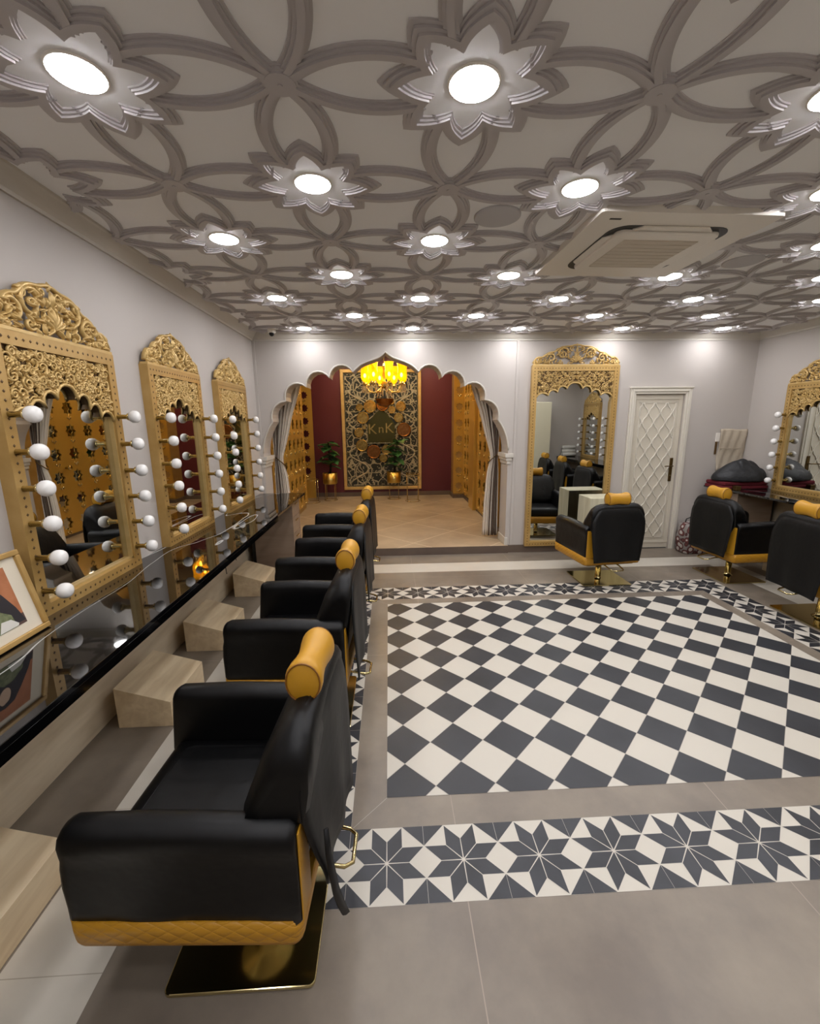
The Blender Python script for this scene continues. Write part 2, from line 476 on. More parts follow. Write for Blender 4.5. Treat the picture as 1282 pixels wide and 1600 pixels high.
b = MB()
def arch_fill(y):
    top = ZC + .1
    L, R = outline[0][0], outline[-1][0]
    pts = [(x, z) for x, z in outline if z > .11] + [(R, .1), (1.9, .1), (1.9, top), (-1.9, top), (-1.9, .1), (L, .1)]
    base = len(b.v)
    b.v += [(x, y, z) for x, z in pts]
    for f in tessellate_polygon([[Vector((x, z, 0)) for x, z in pts]]): b.face([base + q for q in f])
for y in (YB, YB + TH):
    arch_fill(y)
    top = ZC + .1
    b.poly([(-1.9, y, 0), (1.9, y, 0), (1.9, y, .1), (-1.9, y, .1)])
    b.poly([(1.9, y, 0), (3.055, y, 0), (3.055, y, top), (1.9, y, top)])
    b.poly([(3.685, y, 0), (XR + .25, y, 0), (XR + .25, y, top), (3.685, y, top)])
    b.poly([(3.055, y, 1.99), (3.685, y, 1.99), (3.685, y, top), (3.055, y, top)])
b.grid([[(x, YB, z), (x, YB + TH, z)] for x, z in outline], smooth=False)
for q in ([(3.055, 0), (3.055, 1.99)], [(3.055, 1.99), (3.685, 1.99)], [(3.685, 1.99), (3.685, 0)]):
    b.poly([(q[0][0], YB, q[0][1]), (q[1][0], YB, q[1][1]), (q[1][0], YB + TH, q[1][1]), (q[0][0], YB + TH, q[0][1])])
b.poly([(-1.9, YB, top), (XR + .25, YB, top), (XR + .25, YB + TH, top), (-1.9, YB + TH, top)])
struct(b.build('wall_back', 'wall', fixn=False))
# soft raised lip round the arch
b = MB()
lip = [p for p in outline if p[1] > 1.27]
b.tube([(x, YB - .002, z) for x, z in lip], .011, sides=6, up=(0, 1, 0))
struct(b.build('trim_1', 'white'), 'pale rounded lip following the scalloped arch')
# capitals and pilaster strips
b = MB()
for sx in (-1, 1):
    xi = AC + sx * 1.505
    def bx(a, c, y0, y1, z0, z1):
        x0, x1 = sorted((xi - sx * a, xi + sx * c)); b.box(x0, x1, y0, y1, z0, z1)
    bx(.045, .06, YB - .04, YB + TH + .02, 1.235, 1.285)
    bx(.03, .045, YB - .028, YB + TH + .01, 1.195, 1.235)
    bx(.015, .03, YB - .016, YB + TH + .005, 1.15, 1.195)
    bx(.012, .03, YB - .014, YB + TH, .10, .20)
struct(b.build('trim_2', 'white', bevel=.004), 'pale stepped capitals and foot blocks of the arch piers')
b = MB()
b.box(1.545, 1.58, YB - .012, YB, .1, 2.63); b.box(XL, XL + .03, YB - .014, YB, .1, 2.63)
struct(b.build('trim_3', 'wall', bevel=.003), 'slim vertical wall strips from floor to cornice')
# skirting on the back wall and step edge
b = MB()
b.box(1.50, 3.0, YB - .015, YB, 0, .10); b.box(3.84, XR, YB - .015, YB, 0, .10)
struct(b.build('baseboard_back', 'skirt', bevel=.002))
# cornice: profile swept round the room
prof = [(0, 2.615), (.012, 2.615), (.014, 2.632), (.03, 2.645), (.05, 2.665), (.066, 2.683), (.075, 2.69), (.078, ZC)]
b = MB()
b.grid([[(XL + d, YR, z) for d, z in prof], [(XL + d, YB - d, z) for d, z in prof], [(XR - d, YB - d, z) for d, z in prof], [(XR - d, YC + d, z) for d, z in prof], [(1.6, YC + d, z) for d, z in prof]], smooth=False)
struct(b.build('trim_4', 'white'), 'pale cornice running where walls meet ceiling')

# ---------------------------------------------------------------- ceiling moulding
SX, SY, X0, Y0 = .5947, .5858, .880, 1.562
def star_outline(rt, rv, sc, n=5, bulge=.012):
    tips = [(rt, 2 * PI * k / 8) for k in range(8)]; out = []
    for k in range(8):
        a = 2 * PI * k / 8
        T = Vector((math.cos(a), math.sin(a))) * rt
        V = Vector((math.cos(a + PI / 8), math.sin(a + PI / 8))) * rv
        T2 = Vector((math.cos(a + PI / 4), math.sin(a + PI / 4))) * rt
        for A, B in ((T, V), (V, T2)):
            d = (B - A); nn = Vector((d.y, -d.x)).normalized()
            if nn.dot((A + B) / 2) < 0: nn = -nn
            for q in range(n):
                t = q / n
                out.append(A + d * t + nn * bulge * 4 * t * (1 - t))
    return out
mo = MB()
def ring_layer(cx, cy, ro, ri, h):
    n = len(ro); z = ZC - h
    base = len(mo.v)
    mo.v += [(cx + p.x, cy + p.y, ZC) for p in ro] + [(cx + p.x, cy + p.y, z) for p in ro] + [(cx + p.x, cy + p.y, z) for p in ri] + [(cx + p.x, cy + p.y, ZC) for p in ri]
    for i in range(n):
        j = (i + 1) % n
        for L in range(3): mo.face((base + L * n + i, base + L * n + j, base + (L + 1) * n + j, base + (L + 1) * n + i))
layers = [(0, .006), (.012, .013), (.024, .020)]
rings = []
for d, h in layers:
    ro = star_outline(.300 - d * 1.6, .207 - d, 1, bulge=.012)
    ri = star_outline(.208 + d * 1.2, .128 + d * .7, 1, bulge=.010)
    rings.append((ro, ri, h))
def strip_layer(path, hw, h):
    n = len(path); z = ZC - h; base = len(mo.v)
    for i, p in enumerate(path):
        t = (path[min(i + 1, n - 1)] - path[max(i - 1, 0)]).normalized(); s = Vector((-t.y, t.x)) * hw
        mo.v += [(p.x + s.x, p.y + s.y, ZC), (p.x + s.x, p.y + s.y, z), (p.x - s.x, p.y - s.y, z), (p.x - s.x, p.y - s.y, ZC)]
    for i in range(n - 1):
        for L in range(3): mo.face((base + i * 4 + L, base + i * 4 + L + 1, base + i * 4 + L + 5, base + i * 4 + L + 4))
def petal(node, d, length):
    """two arcs from a node towards the flower at distance length along unit d"""
    pn = Vector((-d.y, d.x)); R = .41
    for sg in (-1, 1):
        seq = (sg + 1) // 2 + (0 if abs(d.x) > .5 else 2) + (4 if d.x + d.y < 0 else 0)
        path = []
        for k in range(17):
            t = .03 + (length - .03 - .150) * k / 16       # distance from node
            tl = length - t                                # distance from light centre
            wv = .112 - (R - math.sqrt(max(R * R - (tl - .30)**2, 0)))
            path.append(node + d * t + pn * sg * wv)
        for hw, h in ((.031, .006), (.021, .013), (.011, .020)): strip_layer(path, hw, h - .0004 - seq * .00025)
lights = []
for i in range(-4, 8):
    for j in range(-6, 7):
        c = Vector((X0 + i * SX, Y0 + j * SY))
        if (i + j) % 2:
            for ro, ri, h in rings: ring_layer(c.x, c.y, ro, ri, h)
            lights.append((i, j, c))
        else:
            for rr_, hh_ in ((.062, .0065), (.055, .0135), (.048, .0204)):
                mo.lathe([(rr_, ZC), (rr_, ZC - hh_), (.001, ZC - hh_)], c=(c.x, c.y, 0), seg=20, smooth=False)
            mo.lathe([(.008, ZC - .02), (.007, ZC - .023), (.001, ZC - .023)], c=(c.x, c.y, 0), seg=10, smooth=False)
            for d, L in ((Vector((1, 0)), SX), (Vector((-1, 0)), SX), (Vector((0, 1)), SY), (Vector((0, -1)), SY)): petal(c, d, L)
o = mo.build('trim_5', 'mould', fixn=True)
bm = bmesh.new(); bm.from_mesh(o.data)
for co_, no in (((XL + .03, 0, 0), (-1, 0, 0)), ((XR - .03, 0, 0), (1, 0, 0)), ((0, YB - .03, 0), (0, 1, 0)), ((0, YR + .03, 0), (0, -1, 0))):
    bmesh.ops.bisect_plane(bm, geom=bm.verts[:] + bm.edges[:] + bm.faces[:], plane_co=co_, plane_no=no, clear_outer=True)
bm.to_mesh(o.data); bm.free()
struct(o, 'taupe plaster moulding of eight-pointed flowers and petals across the ceiling')

# downlights
def make_light():
    t = thing('ceiling_downlight', 'round white LED downlight lit in a plaster flower of the main ceiling', 'downlight', group='round LED downlights in the flower moulding')
    a = MB(); a.lathe([(.083, 0), (.083, -.004), (.078, -.006), (.074, -.006), (.074, 0)], seg=32); a.build('rim', 'acw', t)
    a = MB(); a.lathe([(.0745, -.004), (.0745, -.0075), (.068, -.0095), (.05, -.011), (.001, -.012)], seg=32); a.build('diffuser', 'led', t)
    return t
dl = make_light(); first = True
for i, j, c in lights:
    if i < -3 or i > 5 or c.x < XL or (i, j) == (1, 2): continue
    if c.x > 1.3 and c.y < YC: continue
    if c.y < YR: continue
    o = dl if first else copy_tree(dl)
    first = False
    o.location = (c.x, c.y, ZC)
    row, col = 6 - j, (i + 3) // 2
    ORD = ('first', 'second', 'third', 'fourth', 'fifth', 'sixth', 'seventh', 'eighth', 'ninth', 'tenth', 'eleventh', 'twelfth', 'thirteenth')
    o['label'] = 'round LED downlight, %s row from the arch wall, %s from the left mirror wall' % (ORD[row], ORD[col])

# ---------------------------------------------------------------- air conditioner, ceiling discs, camera
t = thing('ceiling_air_conditioner', 'square white cassette air conditioner with beige centre grille set in the ceiling', 'air conditioner', (1.52, 2.76, ZC), math.radians(1.5))
a = MB(); a.prism(rrect(-.475, .475, -.465, .465, .02), -.035, 0, plane='XY')
a.box(-.40, -.345, -.395, -.38, -.0365, -.035, 1); a.box(-.36, -.34, -.395, -.38, -.0366, -.035, 1)
a.build('panel', ['acw', 'dark'], t, bevel=.006)
a = MB(); a.prism(rrect(-.335, .335, -.325, .325, .10, 6), -.037, -.03, plane='XY'); a.build('slot_recess', 'dark', t)
a = MB(); a.prism(rrect(-.29, .29, -.28, .28, .04, 5), -.058, -.03, plane='XY'); a.build('cover', 'acw', t, bevel=.010)
a = MB()
a.prism(rrect(-.215, .215, -.205, .205, .006, 2), -.0605, -.056, plane='XY')
for k in range(9): a.box(-.212, .212, -.2 + k * .05 - .0015, -.2 + k * .05 + .0015, -.0625, -.0605)
a.build('grille', 'acg', t)
for q in range(4):
    a = MB()
    pts = [(-.225, .288), (.225, .288), (.18, .330), (-.18, .330)]
    R = Matrix.Rotation(q * PI / 2, 2)
    pts = [tuple(R @ Vector(p)) for p in pts]
    a.prism(pts, -.046, -.036, plane='XY'); a.build('air_flap', 'acw', t, bevel=.004)
for k, (x, y, lb) in enumerate(((.575, 2.43, 'flat grey round ceiling speaker between the flowers, west of the air conditioner'), (2.37, 3.02, 'flat grey round ceiling speaker between the flowers, beyond the air conditioner'))):
    a = MB(); a.lathe([(.118, 0), (.118, -.006), (.11, -.009), (.001, -.009)], seg=36)
    o = a.build('ceiling_speaker', 'disc', loc=(x, y, ZC)); tag(o, lb.replace('west of', 'on the arch side beside'), 'speaker')
t = thing('security_camera', 'small white dome security camera with black eye under the ceiling by the arch wall', 'camera', (-1.27, 5.13, ZC))
a = MB(); a.lathe([(.045, 0), (.045, -.03), (.04, -.04), (.02, -.045)], seg=20); a.build('mount', 'acw', t)
a = MB(); a.ellip((0, -.01, -.05), (.028, .028, .028), seg=14, rings=8); a.build('lens', 'dark', t)

# ---------------------------------------------------------------- carved mirrors
def spiral_pts(cx, cz, r, a0, turns, sg, y, n=20):
    return [(cx + r * (1 - .82 * k / n) * math.cos(a0 + sg * turns * 2 * PI * k / n), y, cz + r * (1 - .82 * k / n) * math.sin(a0 + sg * turns * 2 * PI * k / n)) for k in range(n + 1)]
def leafm(mb, x, z, L, W, ang, y, m=0, tk=.012):
    """pointed carved leaf with a ridge"""
    n = 5; rows = []
    ca, sa = math.cos(ang), math.sin(ang)
    for k in range(n + 1):
        t = k / n; wd = W * math.sin(PI * min(t * .9 + .1, 1)) ** .8 * (1 if t < 1 else .05); bend = .25 * L * (t - .5)**2
        row = []
        for q, hh in ((-1, 0), (-.5, .6), (0, 1), (.5, .6), (1, 0)):
            u = -L / 2 + L * t; v_ = q * wd / 2 + bend
            row.append((x + u * ca - v_ * sa, y - hh * tk * math.sin(PI * (t * .9 + .05)), z + u * sa + v_ * ca))
        rows.append(row)
    mb.grid(rows, m=m)
def crest_z(u, H):
    pts = [(0, 1.0), (.07, .99), (.13, .95), (.19, .93), (.27, .92), (.35, .89), (.43, .81), (.48, .72), (.53, .67), (.60, .66), (.67, .60), (.74, .48), (.79, .42), (.87, .43), (.94, .36), (1.0, .14)]
    for a, b_ in zip(pts, pts[1:]):
        if a[0] <= u <= b_[0]: return H * (a[1] + (b_[1] - a[1]) * (u - a[0]) / (b_[0] - a[0]))
    return 0
def make_mirror(W, HT, HC, bulbs, st, seed, drop):
    """W width, HT height of the frame, HC crest height, st stile width; front faces -y"""
    rnd = random.Random(seed)
    t = thing('carved_mirror', '', 'mirror')
    D = .055; h = W / 2
    a = MB()
    a.box(-h, -h + st, -D, 0, 0, HT); a.box(h - st, h, -D, 0, 0, HT)
    a.box(-h + st, h - st, -D, 0, 0, st * .9); a.box(-h + st, h - st, -D, 0, HT - st, HT)
    # inner pale lip
    for x0, x1, z0, z1 in ((-h + st, -h + st + .008, st * .9, HT - st), (h - st - .008, h - st, st * .9, HT - st), (-h + st, h - st, st * .9, st * .9 + .012)):
        a.box(x0, x1, -D + .012, 0, z0, z1, 1)
    fr_ = a
    # small dark diamond cuts round the frame
    a = MB()
    def stud(x, z, s=.0075):
        y = -D - .0006
        b0 = len(a.v)
        a.v += [(x - s, y, z), (x, y, z - s), (x + s, y, z), (x, y, z + s), (x, y - .002, z)]
        for i_ in range(4): a.face((b0 + i_, b0 + (i_ + 1) % 4, b0 + 4))
    n = int(HT / .037)
    for k in range(n + 1):
        z = st / 2 + (HT - st) * k / n
        stud(-h + st / 2, z); stud(h - st / 2, z)
    n = int(W / .037)
    for k in range(1, n):
        x = -h + st / 2 + (W - st) * k / n
        stud(x, st * .45); stud(x, HT - st / 2)
    base = len(fr_.v); fr_.v += a.v
    for f_ in a.f: fr_.face([base + q for q in f_], 2)
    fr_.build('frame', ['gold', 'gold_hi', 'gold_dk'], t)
    a = MB(); a.box(-h + st + .004, h - st - .004, -.02, -.008, st * .9, HT - st)
    a.build('mirror_glass', 'mirror', t)
    # spandrel with a lobed lower edge
    wi = h - st; zt = HT - st
    H1 = drop; H0 = drop * .44
    dz = lambda q: zt - q * H1
    edge = []
    c0 = (0, zt - H0)
    segs = [((0.0, .44), (.11, .47), (.20, .66)), ((.20, .66), (.32, .56), (.44, .80)), ((.44, .80), (.56, .70), (.68, .92)), ((.68, .92), (.82, .82), (1.0, 1.0))]
    edge.append((0, dz(.44)))
    for s_ in segs:
        edge += arc3(*[(u * wi, dz(q)) for u, q in s_], n=6)[1:]
    full = [(-x, z) for x, z in edge[::-1]] + edge[1:]
    a = MB()
    rows = []
    for x, z in full: rows.append([(x, -.038, z), (x, -.038, zt)])
    a.grid(rows, smooth=False)
    a.grid([[(x, -.038, z), (x, -.015, z)] for x, z in full], smooth=False)
    a.tube([(x, -.046, z) for x, z in full], .0085, sides=6, m=1, up=(0, 1, 0))
    a.tube([(x, -.042, z + .016) for x, z in full], .004, sides=5, m=1, up=(0, 1, 0))
    def edge_z(x):
        x = abs(x)
        for p, q in zip(edge, edge[1:]):
            if p[0] <= x <= q[0] and q[0] > p[0]: return p[1] + (q[1] - p[1]) * (x - p[0]) / (q[0] - p[0])
        return edge[-1][1]
    placed = []
    tries = 0
    while len(placed) < 34 and tries < 1500:
        tries += 1
        r = rnd.uniform(.014, .034) if tries < 400 else rnd.uniform(.009, .016)
        x = rnd.uniform(r * .8, wi - r * .8); zz = rnd.uniform(edge_z(x) + .02 + r * .8, zt - r * .7) if zt - r * .7 > edge_z(x) + .02 + r * .8 else None
        if zz is None: continue
        if any(math.hypot(x - p[0], zz - p[1]) < (r + p[2]) * .82 for p in placed): continue
        placed.append((x, zz, r))
    for x, zz, r in placed:
        a0 = rnd.uniform(0, 6.28); sg = rnd.choice((-1, 1)); tn = rnd.uniform(1.0, 1.5)
        for mx in (1, -1):
            pts = [(mx * px, py, pz) for px, py, pz in spiral_pts(x, zz, r, a0, tn, sg, -.047, 14)]
            nn = len(pts)
            a.tube(pts, [.0055 * (1 - .3 * k / nn) for k in range(nn)], sides=5, m=1, flat=1.5, up=(0, 1, 0))
        for q in range(2):
            aa = rnd.uniform(0, 6.28); lx, lz = x + math.cos(aa) * r, zz + math.sin(aa) * r
            for mx in (1, -1): leafm(a, mx * lx, lz, r * 1.3, r * .55, aa * mx + (0 if mx > 0 else PI) + 1.2 * mx, -.044, 1, .016)
    tries = 0
    while tries < 260:
        tries += 1
        x = rnd.uniform(.004, wi - .008); zl = edge_z(x) + .012
        if zl > zt: continue
        zz = rnd.uniform(zl, zt - .004); aa = rnd.uniform(0, 6.28)
        for mx in (1, -1): leafm(a, mx * x, zz, .026, .010, aa * mx, -.040, 1, .012)
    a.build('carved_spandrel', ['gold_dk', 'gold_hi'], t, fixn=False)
    # openwork crest
    a = MB(); z0 = HT
    out = [(u / 24 * h * .99, HT + crest_z(u / 24, HC)) for u in range(25)]
    oo = [(-x, z) for x, z in out[::-1]] + out[1:]
    a.tube([(x, -.034, z - .008) for x, z in oo], .010, sides=6, flat=1.6, up=(0, 1, 0))
    a.box(-h * .985, h * .985, -D, -.004, HT - .001, HT + .014)
    SPI = [(.31, .56, .27, 2.6, 1.35, -1), (.58, .36, .20, .6, 1.3, 1), (.82, .23, .14, 2.2, 1.2, -1), (.12, .80, .11, 4.0, 1.2, 1), (.93, .17, .08, 1.0, 1.1, 1),
           (.11, .24, .12, 5.4, 1.2, -1), (.42, .70, .10, .4, 1.2, 1), (.36, .20, .10, 3.6, 1.2, 1), (.67, .46, .07, 2.0, 1.1, -1), (.20, .66, .07, 3.0, 1.1, 1), (.68, .12, .07, 0.0, 1.1, 1)]
    for u, q, r, a0, tn, sg in SPI:
        for mx in (1, -1):
            pts = [(mx * px, py, pz) for px, py, pz in spiral_pts(u * h, HT + q * HC, r * HC * 1.05, a0, tn, sg, -.036, 20)]
            nn = len(pts); k0 = .026 * HC / .25
            a.tube(pts, [(.0115 if r > .15 else .008) * (1 - .45 * k / nn) for k in range(nn)], sides=6, flat=1.6, up=(0, 1, 0))
            ex, _, ez = pts[-1]; a.ellip((ex, -.038, ez), (.008, .013, .008), seg=6, rings=4)
    for k in range(90):
        u = rnd.uniform(.01, .96); zmax = crest_z(u, HC) - .012
        if zmax < .02: continue
        zz = HT + rnd.uniform(.012, zmax); L = rnd.uniform(.03, .06); aa = rnd.uniform(0, 6.28)
        for mx in (1, -1): leafm(a, mx * u * h, zz, L, L * .34, aa if mx > 0 else PI - aa, -.030 - .006 * (k % 3), 0, .018)
    # centre palmette
    for q in range(-3, 4):
        leafm(a, q * .012, HT + HC * .28 + .012 * (3 - abs(q)), .09, .026, PI / 2 - q * .33, -.040, 0, .02)
    leafm(a, 0, HT + HC * .74, .07, .03, PI / 2, -.044, 0, .02); leafm(a, 0, HT + HC * .95, .045, .022, PI / 2, -.036, 0, .016)
    a.build('carved_crest', 'gold_hi', t, fixn=False)
    if bulbs:
        for sx in (-1, 1):
            for k in range(6):
                x = sx * (h - .034); z = .118 + .149 * k
                s_ = MB(); s_.lathe([(.013, -D - .001), (.013, -D - .055), (.020, -D - .056), (.021, -D - .066)], seg=14, axis='Y'); 
                so = s_.build('lamp_holder', 'brass', t, loc=(x, 0, z))
                b_ = MB(); b_.lathe([(.018, -.121), (.027, -.125), (.0325, -.134), (.034, -.146), (.0325, -.157), (.027, -.166), (.017, -.171), (.001, -.173)], seg=18, axis='Y')
                b_.build('bulb', 'bulb', so)
    return t
W1 = .77
ml = make_mirror(W1, 1.195, .245, True, .058, 7, .30)
YM = (2.18, 3.295, 4.43)
def lab(o, s, g=None):
    o['label'] = s
    if g: o['group'] = g
    return o
GM = 'gold carved mirrors with globe bulbs'
spots = [
 (XL, YM[0], PI / 2, 'tall gold carved mirror with bulbs beside the framed portrait on the black counter'),
 (XL, YM[1], PI / 2, 'gold carved bulb mirror on the left wall, middle one of three'),
 (XL, YM[2], PI / 2, 'gold carved bulb mirror on the left wall, next to the arch wall corner'),
 (XR, YM[2], -PI / 2, 'gold carved bulb mirror on the right wall beside the black bag pile'),
 (XR, YM[1], -PI / 2, 'gold carved bulb mirror on the right wall above the cut-off chair'),
 (XR, YM[0], -PI / 2, 'gold carved bulb mirror on the right wall, third from the arch wall'),
 (XR, 1.07, -PI / 2, 'gold carved bulb mirror seen reflected in the tall mirror, by the white towels'),
]
for k, (x, y, r, s) in enumerate(spots):
    o = ml if k == 0 else copy_tree(ml)
    o.location = (x, y, .857); o.rotation_euler = (0, 0, r); lab(o, s, GM)
mb_ = make_mirror(1.07, 2.235, .245, False, .062, 11, .31)
mb_.location = (2.265, YB, .09)
lab(mb_, 'full-length gold carved mirror without bulbs standing against the arch wall by the door')

# ---------------------------------------------------------------- counters
def counter(sx):
    xw = XL if sx < 0 else XR
    s = 1 if sx < 0 else -1       # towards the room
    fx = xw + s * .53
    y0, y1 = (-1.4, 5.2) if sx < 0 else (YC + .01, 5.28)
    t = thing('marble_counter', 'long glossy black marble counter with white veins along the ' + ('left mirror wall' if sx < 0 else 'right mirror wall'), 'counter', (0, 0, 0))
    def bx(mb, a0, a1, *r, m=0):
        x0, x1 = sorted((xw + s * a0, xw + s * a1)); mb.box(x0, x1, *r, m)
    a = MB(); bx(a, .001, .53, y0, y1, .835, .857); a.build('countertop', 'marble', t, bevel=.002)
    a = MB(); bx(a, .505, .53, y0, 3.95, .80, .835); bx(a, .2, .505, y0, 3.95, .815, .8349); a.build('apron', 'apron', t)
    a = MB(); bx(a, .02, .46, 4.80, 4.82, .001, .834); bx(a, .02, .46, 5.16, 5.18, .001, .834); a.build('side_panel', 'taupe', t)
    a = MB(); bx(a, -.02, .44, 4.82, 5.16, .05, .834); a.build('carcass', 'dark', t)
    for k in range(4):
        z = .06 + k * .19
        a = MB(); bx(a, .44, .458, 4.822, 5.158, z, z + .184); d = a.build('drawer', 'taupe', t, bevel=.002)
        a = MB(); bx(a, .458, .475, 4.93, 5.05, z + .135, z + .145); a.build('handle', 'brass', d, bevel=.002)
    return t
counter(-1); counter(1)

# foot rests: wedge-topped boxes under the counters
def footrest():
    a = MB(); a.prism([(0, 0), (.30, 0), (.30, .152), (0, .246)], 0, .42, plane='XZ')
    return a.build('footrest_box', 'block', bevel=.0015)
fr = footrest()
FR = 'wooden footrest boxes under the counters'
for k, (x, y, r, s) in enumerate([
    (-1.552, .98, 0, 'pale wood footrest box on the floor, partly hidden by the nearest black chair'),
    (-1.552, 2.21, 0, 'pale wood footrest box below the counter between first and second chairs from the camera'),
    (-1.552, 3.04, 0, 'pale wood footrest box below the counter, third from the camera'),
    (-1.552, 4.08, 0, 'pale wood footrest box beside the taupe drawer cabinet and hanging cables'),
    (4.50, 4.45, PI, 'pale wood footrest box seen under the chair by the printed bag'),
    (4.50, 3.4, PI, 'pale wood footrest box under the right wall counter behind the cut-off chair')]):
    o = fr if k == 0 else fr.copy()
    if k: COL.objects.link(o)
    o.location = (x, y, .001); o.rotation_euler = (0, 0, r); tag(o, s, 'footrest', FR)
for nm, pts, s in (('power_cable', [(-1.60, 4.3, .80), (-1.61, 4.32, .62), (-1.60, 4.26, .56), (-1.61, 4.30, .45), (-1.60, 4.34, .3)], 'thin black cable hanging under the counter nearer the taupe cabinet'),
                   ('power_cable', [(-1.60, 4.02, .80), (-1.61, 3.98, .66), (-1.60, 4.03, .58), (-1.61, 4.05, .45), (-1.6, 4.06, .25)], 'thin black cable dropping to the back of the far footrest box')):
    a = MB(); a.tube(pts, .004, sides=6); o = a.build(nm, 'cable'); tag(o, s, 'cable')

# ---------------------------------------------------------------- salon chairs
def rear_cover(t, hem_a, hem_b, tuck=0):
    """vinyl sheet hung over the back; hem heights at the local -x and +x side"""
    a = MB(); rows = []
    W_ = [(0, .15), (.06, .195), (.14, .24), (.28, .285), (.5, .288), (.75, .27), (1, .25)]
    for k in range(17):
        q = k / 16
        for p, r in zip(W_, W_[1:]):
            if p[0] <= q <= r[0]: hw = p[1] + (r[1] - p[1]) * (q - p[0]) / (r[0] - p[0]); break
        row = []
        for j in range(15):
            u = j / 7 - 1; hem = hem_a + (hem_b - hem_a) * (u + 1) / 2
            z = .899 - (.899 - hem) * q
            y = -.243 - .036 * min(1, q / .10) ** .7 - .012 * q + tuck * max(0, -u) * math.sin(PI * min(1, q * 1.1)) - .006 * q * math.sin(j * .9 + 1) + .03 * max(0, abs(u) - .8) * (1 - q)
            row.append((hw * u, y, z))
        rows.append(row)
    a.grid(rows)
    o = a.build('back_cover', 'black2', t)
    k = o.modifiers.new('solid', 'SOLIDIFY'); k.thickness = .005; k.offset = 0
    return o
def make_chair():
    t = thing('salon_chair', '', 'chair')
    a = MB(); a.prism(rrect(-.255, .255, -.225, .225, .02, 4), 0, .012, plane='XY'); a.build('base_plate', 'brass', t, bevel=.003)
    a = MB(); a.lathe([(.055, .012), (.05, .02), (.033, .03), (.030, .05), (.030, .19), (.038, .195), (.038, .24), (.09, .242), (.09, .25)], seg=24); a.build('column', 'brass', t)
    a = MB()
    a.tube([(-.07, -.05, .262), (-.07, -.24, .25), (-.068, -.31, .235), (-.05, -.335, .23), (.05, -.335, .23), (.068, -.31, .235), (.07, -.24, .25), (.07, -.05, .262)], .007, sides=8)
    a.build('pump_lever', 'brass', t)
    # lower shell, mustard
    a = MB()
    sec = [(.262, .285), (.275, .290), (.29, .310), (.303, .34), (.303, .385)]
    rings = []
    for hz, s_ in ((.262, .955), (.266, .98), (.282, .995), (.31, 1.0), (.356, 1.0)):
        rings.append([(x * s_, (y - .07) * s_ + .07, hz) for x, y in rrect(-.312, .312, -.235, .405, .03, 4)])
    a.loft(rings)
    a.build('lower_shell', 'quilt', t)
    for x0, x1 in ((-.304, -.215), (.215, .304)):
        a = MB(); a.box(x0, x1, -.241, -.236, .35, .63); a.build('rear_edging', 'must', t, bevel=.002)
    a = MB(); a.prism(rrect(-.27, .27, -.2, .36, .03, 3), .250, .263, plane='XY'); a.build('underside', 'dark', t)
    # seat
    a = MB()
    rings = []
    for hz, ins in ((.372, .0), (.40, -.006), (.44, -.008), (.468, .0), (.482, .018), (.487, .05)):
        rings.append([(x, y, hz - .01 + (.008 * math.sin(x * 14) * math.sin(y * 11) if hz > .46 else 0)) for x, y in rrect(-.247 + ins, .247 - ins, -.12 + ins, .372 - ins, .035, 5)])
    a.loft(rings); a.build('seat', 'black', t)
    # arms
    prof = [(.236, .342), (.234, .42), (.234, .58), (.236, .640), (.242, .662), (.256, .676), (.276, .681), (.300, .677), (.320, .664), (.329, .642), (.327, .614), (.318, .585), (.313, .55), (.310, .48), (.309, .40), (.309, .352), (.30, .342)]
    cxm, czm = .274, .51
    for sx in (-1, 1):
        a = MB(); rings = []
        for y, sc in ((-.235, .80), (-.23, .93), (-.215, 1), (-.1, 1), (.02, 1), (.15, 1), (.27, 1), (.362, 1), (.382, .95), (.391, .80), (.392, .5)):
            ring = []
            for (x, z) in prof:
                if y > .3: bl = .006 * max(0, min(1, (.56 - z) / .06)) - .008 * max(0, min(1, (z - .55) / .05))
                else: bl = 0
                wob = .004 * math.sin(y * 19 + z * 13) if .36 < z < .60 and x > .25 else 0
                ring.append((sx * (cxm + (x - cxm) * sc + wob), y + bl * (y - .27) / .1 if y > .3 else y, czm + (z - czm) * (sc if sc > .9 else .5 + .5 * sc) + .004 * math.sin(y * 12) * (z > .60)))
            rings.append(ring)
        a.loft(rings); a.build('armrest', 'black', t)
    # backrest: side profile (y, z) swept across x with rounded top corners
    a = MB()
    pf = [(-.045, .45), (-.055, .55), (-.085, .68), (-.120, .77), (-.155, .835), (-.18, .872), (-.21, .894), (-.235, .90), (-.262, .889), (-.275, .86), (-.274, .78), (-.262, .68), (-.245, .55), (-.235, .45)]
    rings = []
    N = 12
    xs = [-.285, -.282, -.272, -.25, -.22, -.17, -.08, 0, .08, .17, .22, .25, .272, .282, .285]
    for x in xs:
        e = max(0, (abs(x) - .17) / .115)
        topdrop = .13 * (1 - math.sqrt(max(0, 1 - e * e)))
        sc = 1 if abs(x) < .27 else (.9 if abs(x) < .284 else .62)
        ring = []
        for y, z in pf:
            zz = z - topdrop * max(0, (z - .6) / .34)
            my = -.15 - .2 * (zz - .45)
            lim = .9 if abs(x) > .2 and zz < .70 else 1
            # narrow below the arm tops so the slab sits between the arms
            xx = x
            if zz < .60 and abs(x) > .225: xx = math.copysign(.225 + (abs(x) - .225) * .1, x)
            ring.append((xx, my + (y - my) * sc, zz))
        rings.append(ring)
    a.loft(rings); a.build('backrest', 'black', t)
    rear_cover(t, .31, .31)
    # headrest, dog-bone roll
    a = MB()
    pr = [(.001, -.112), (.050, -.112), (.058, -.107), (.061, -.098), (.060, -.08), (.054, -.045), (.050, 0), (.054, .045), (.060, .08), (.061, .098), (.058, .107), (.050, .112), (.001, .112)]
    rings = []
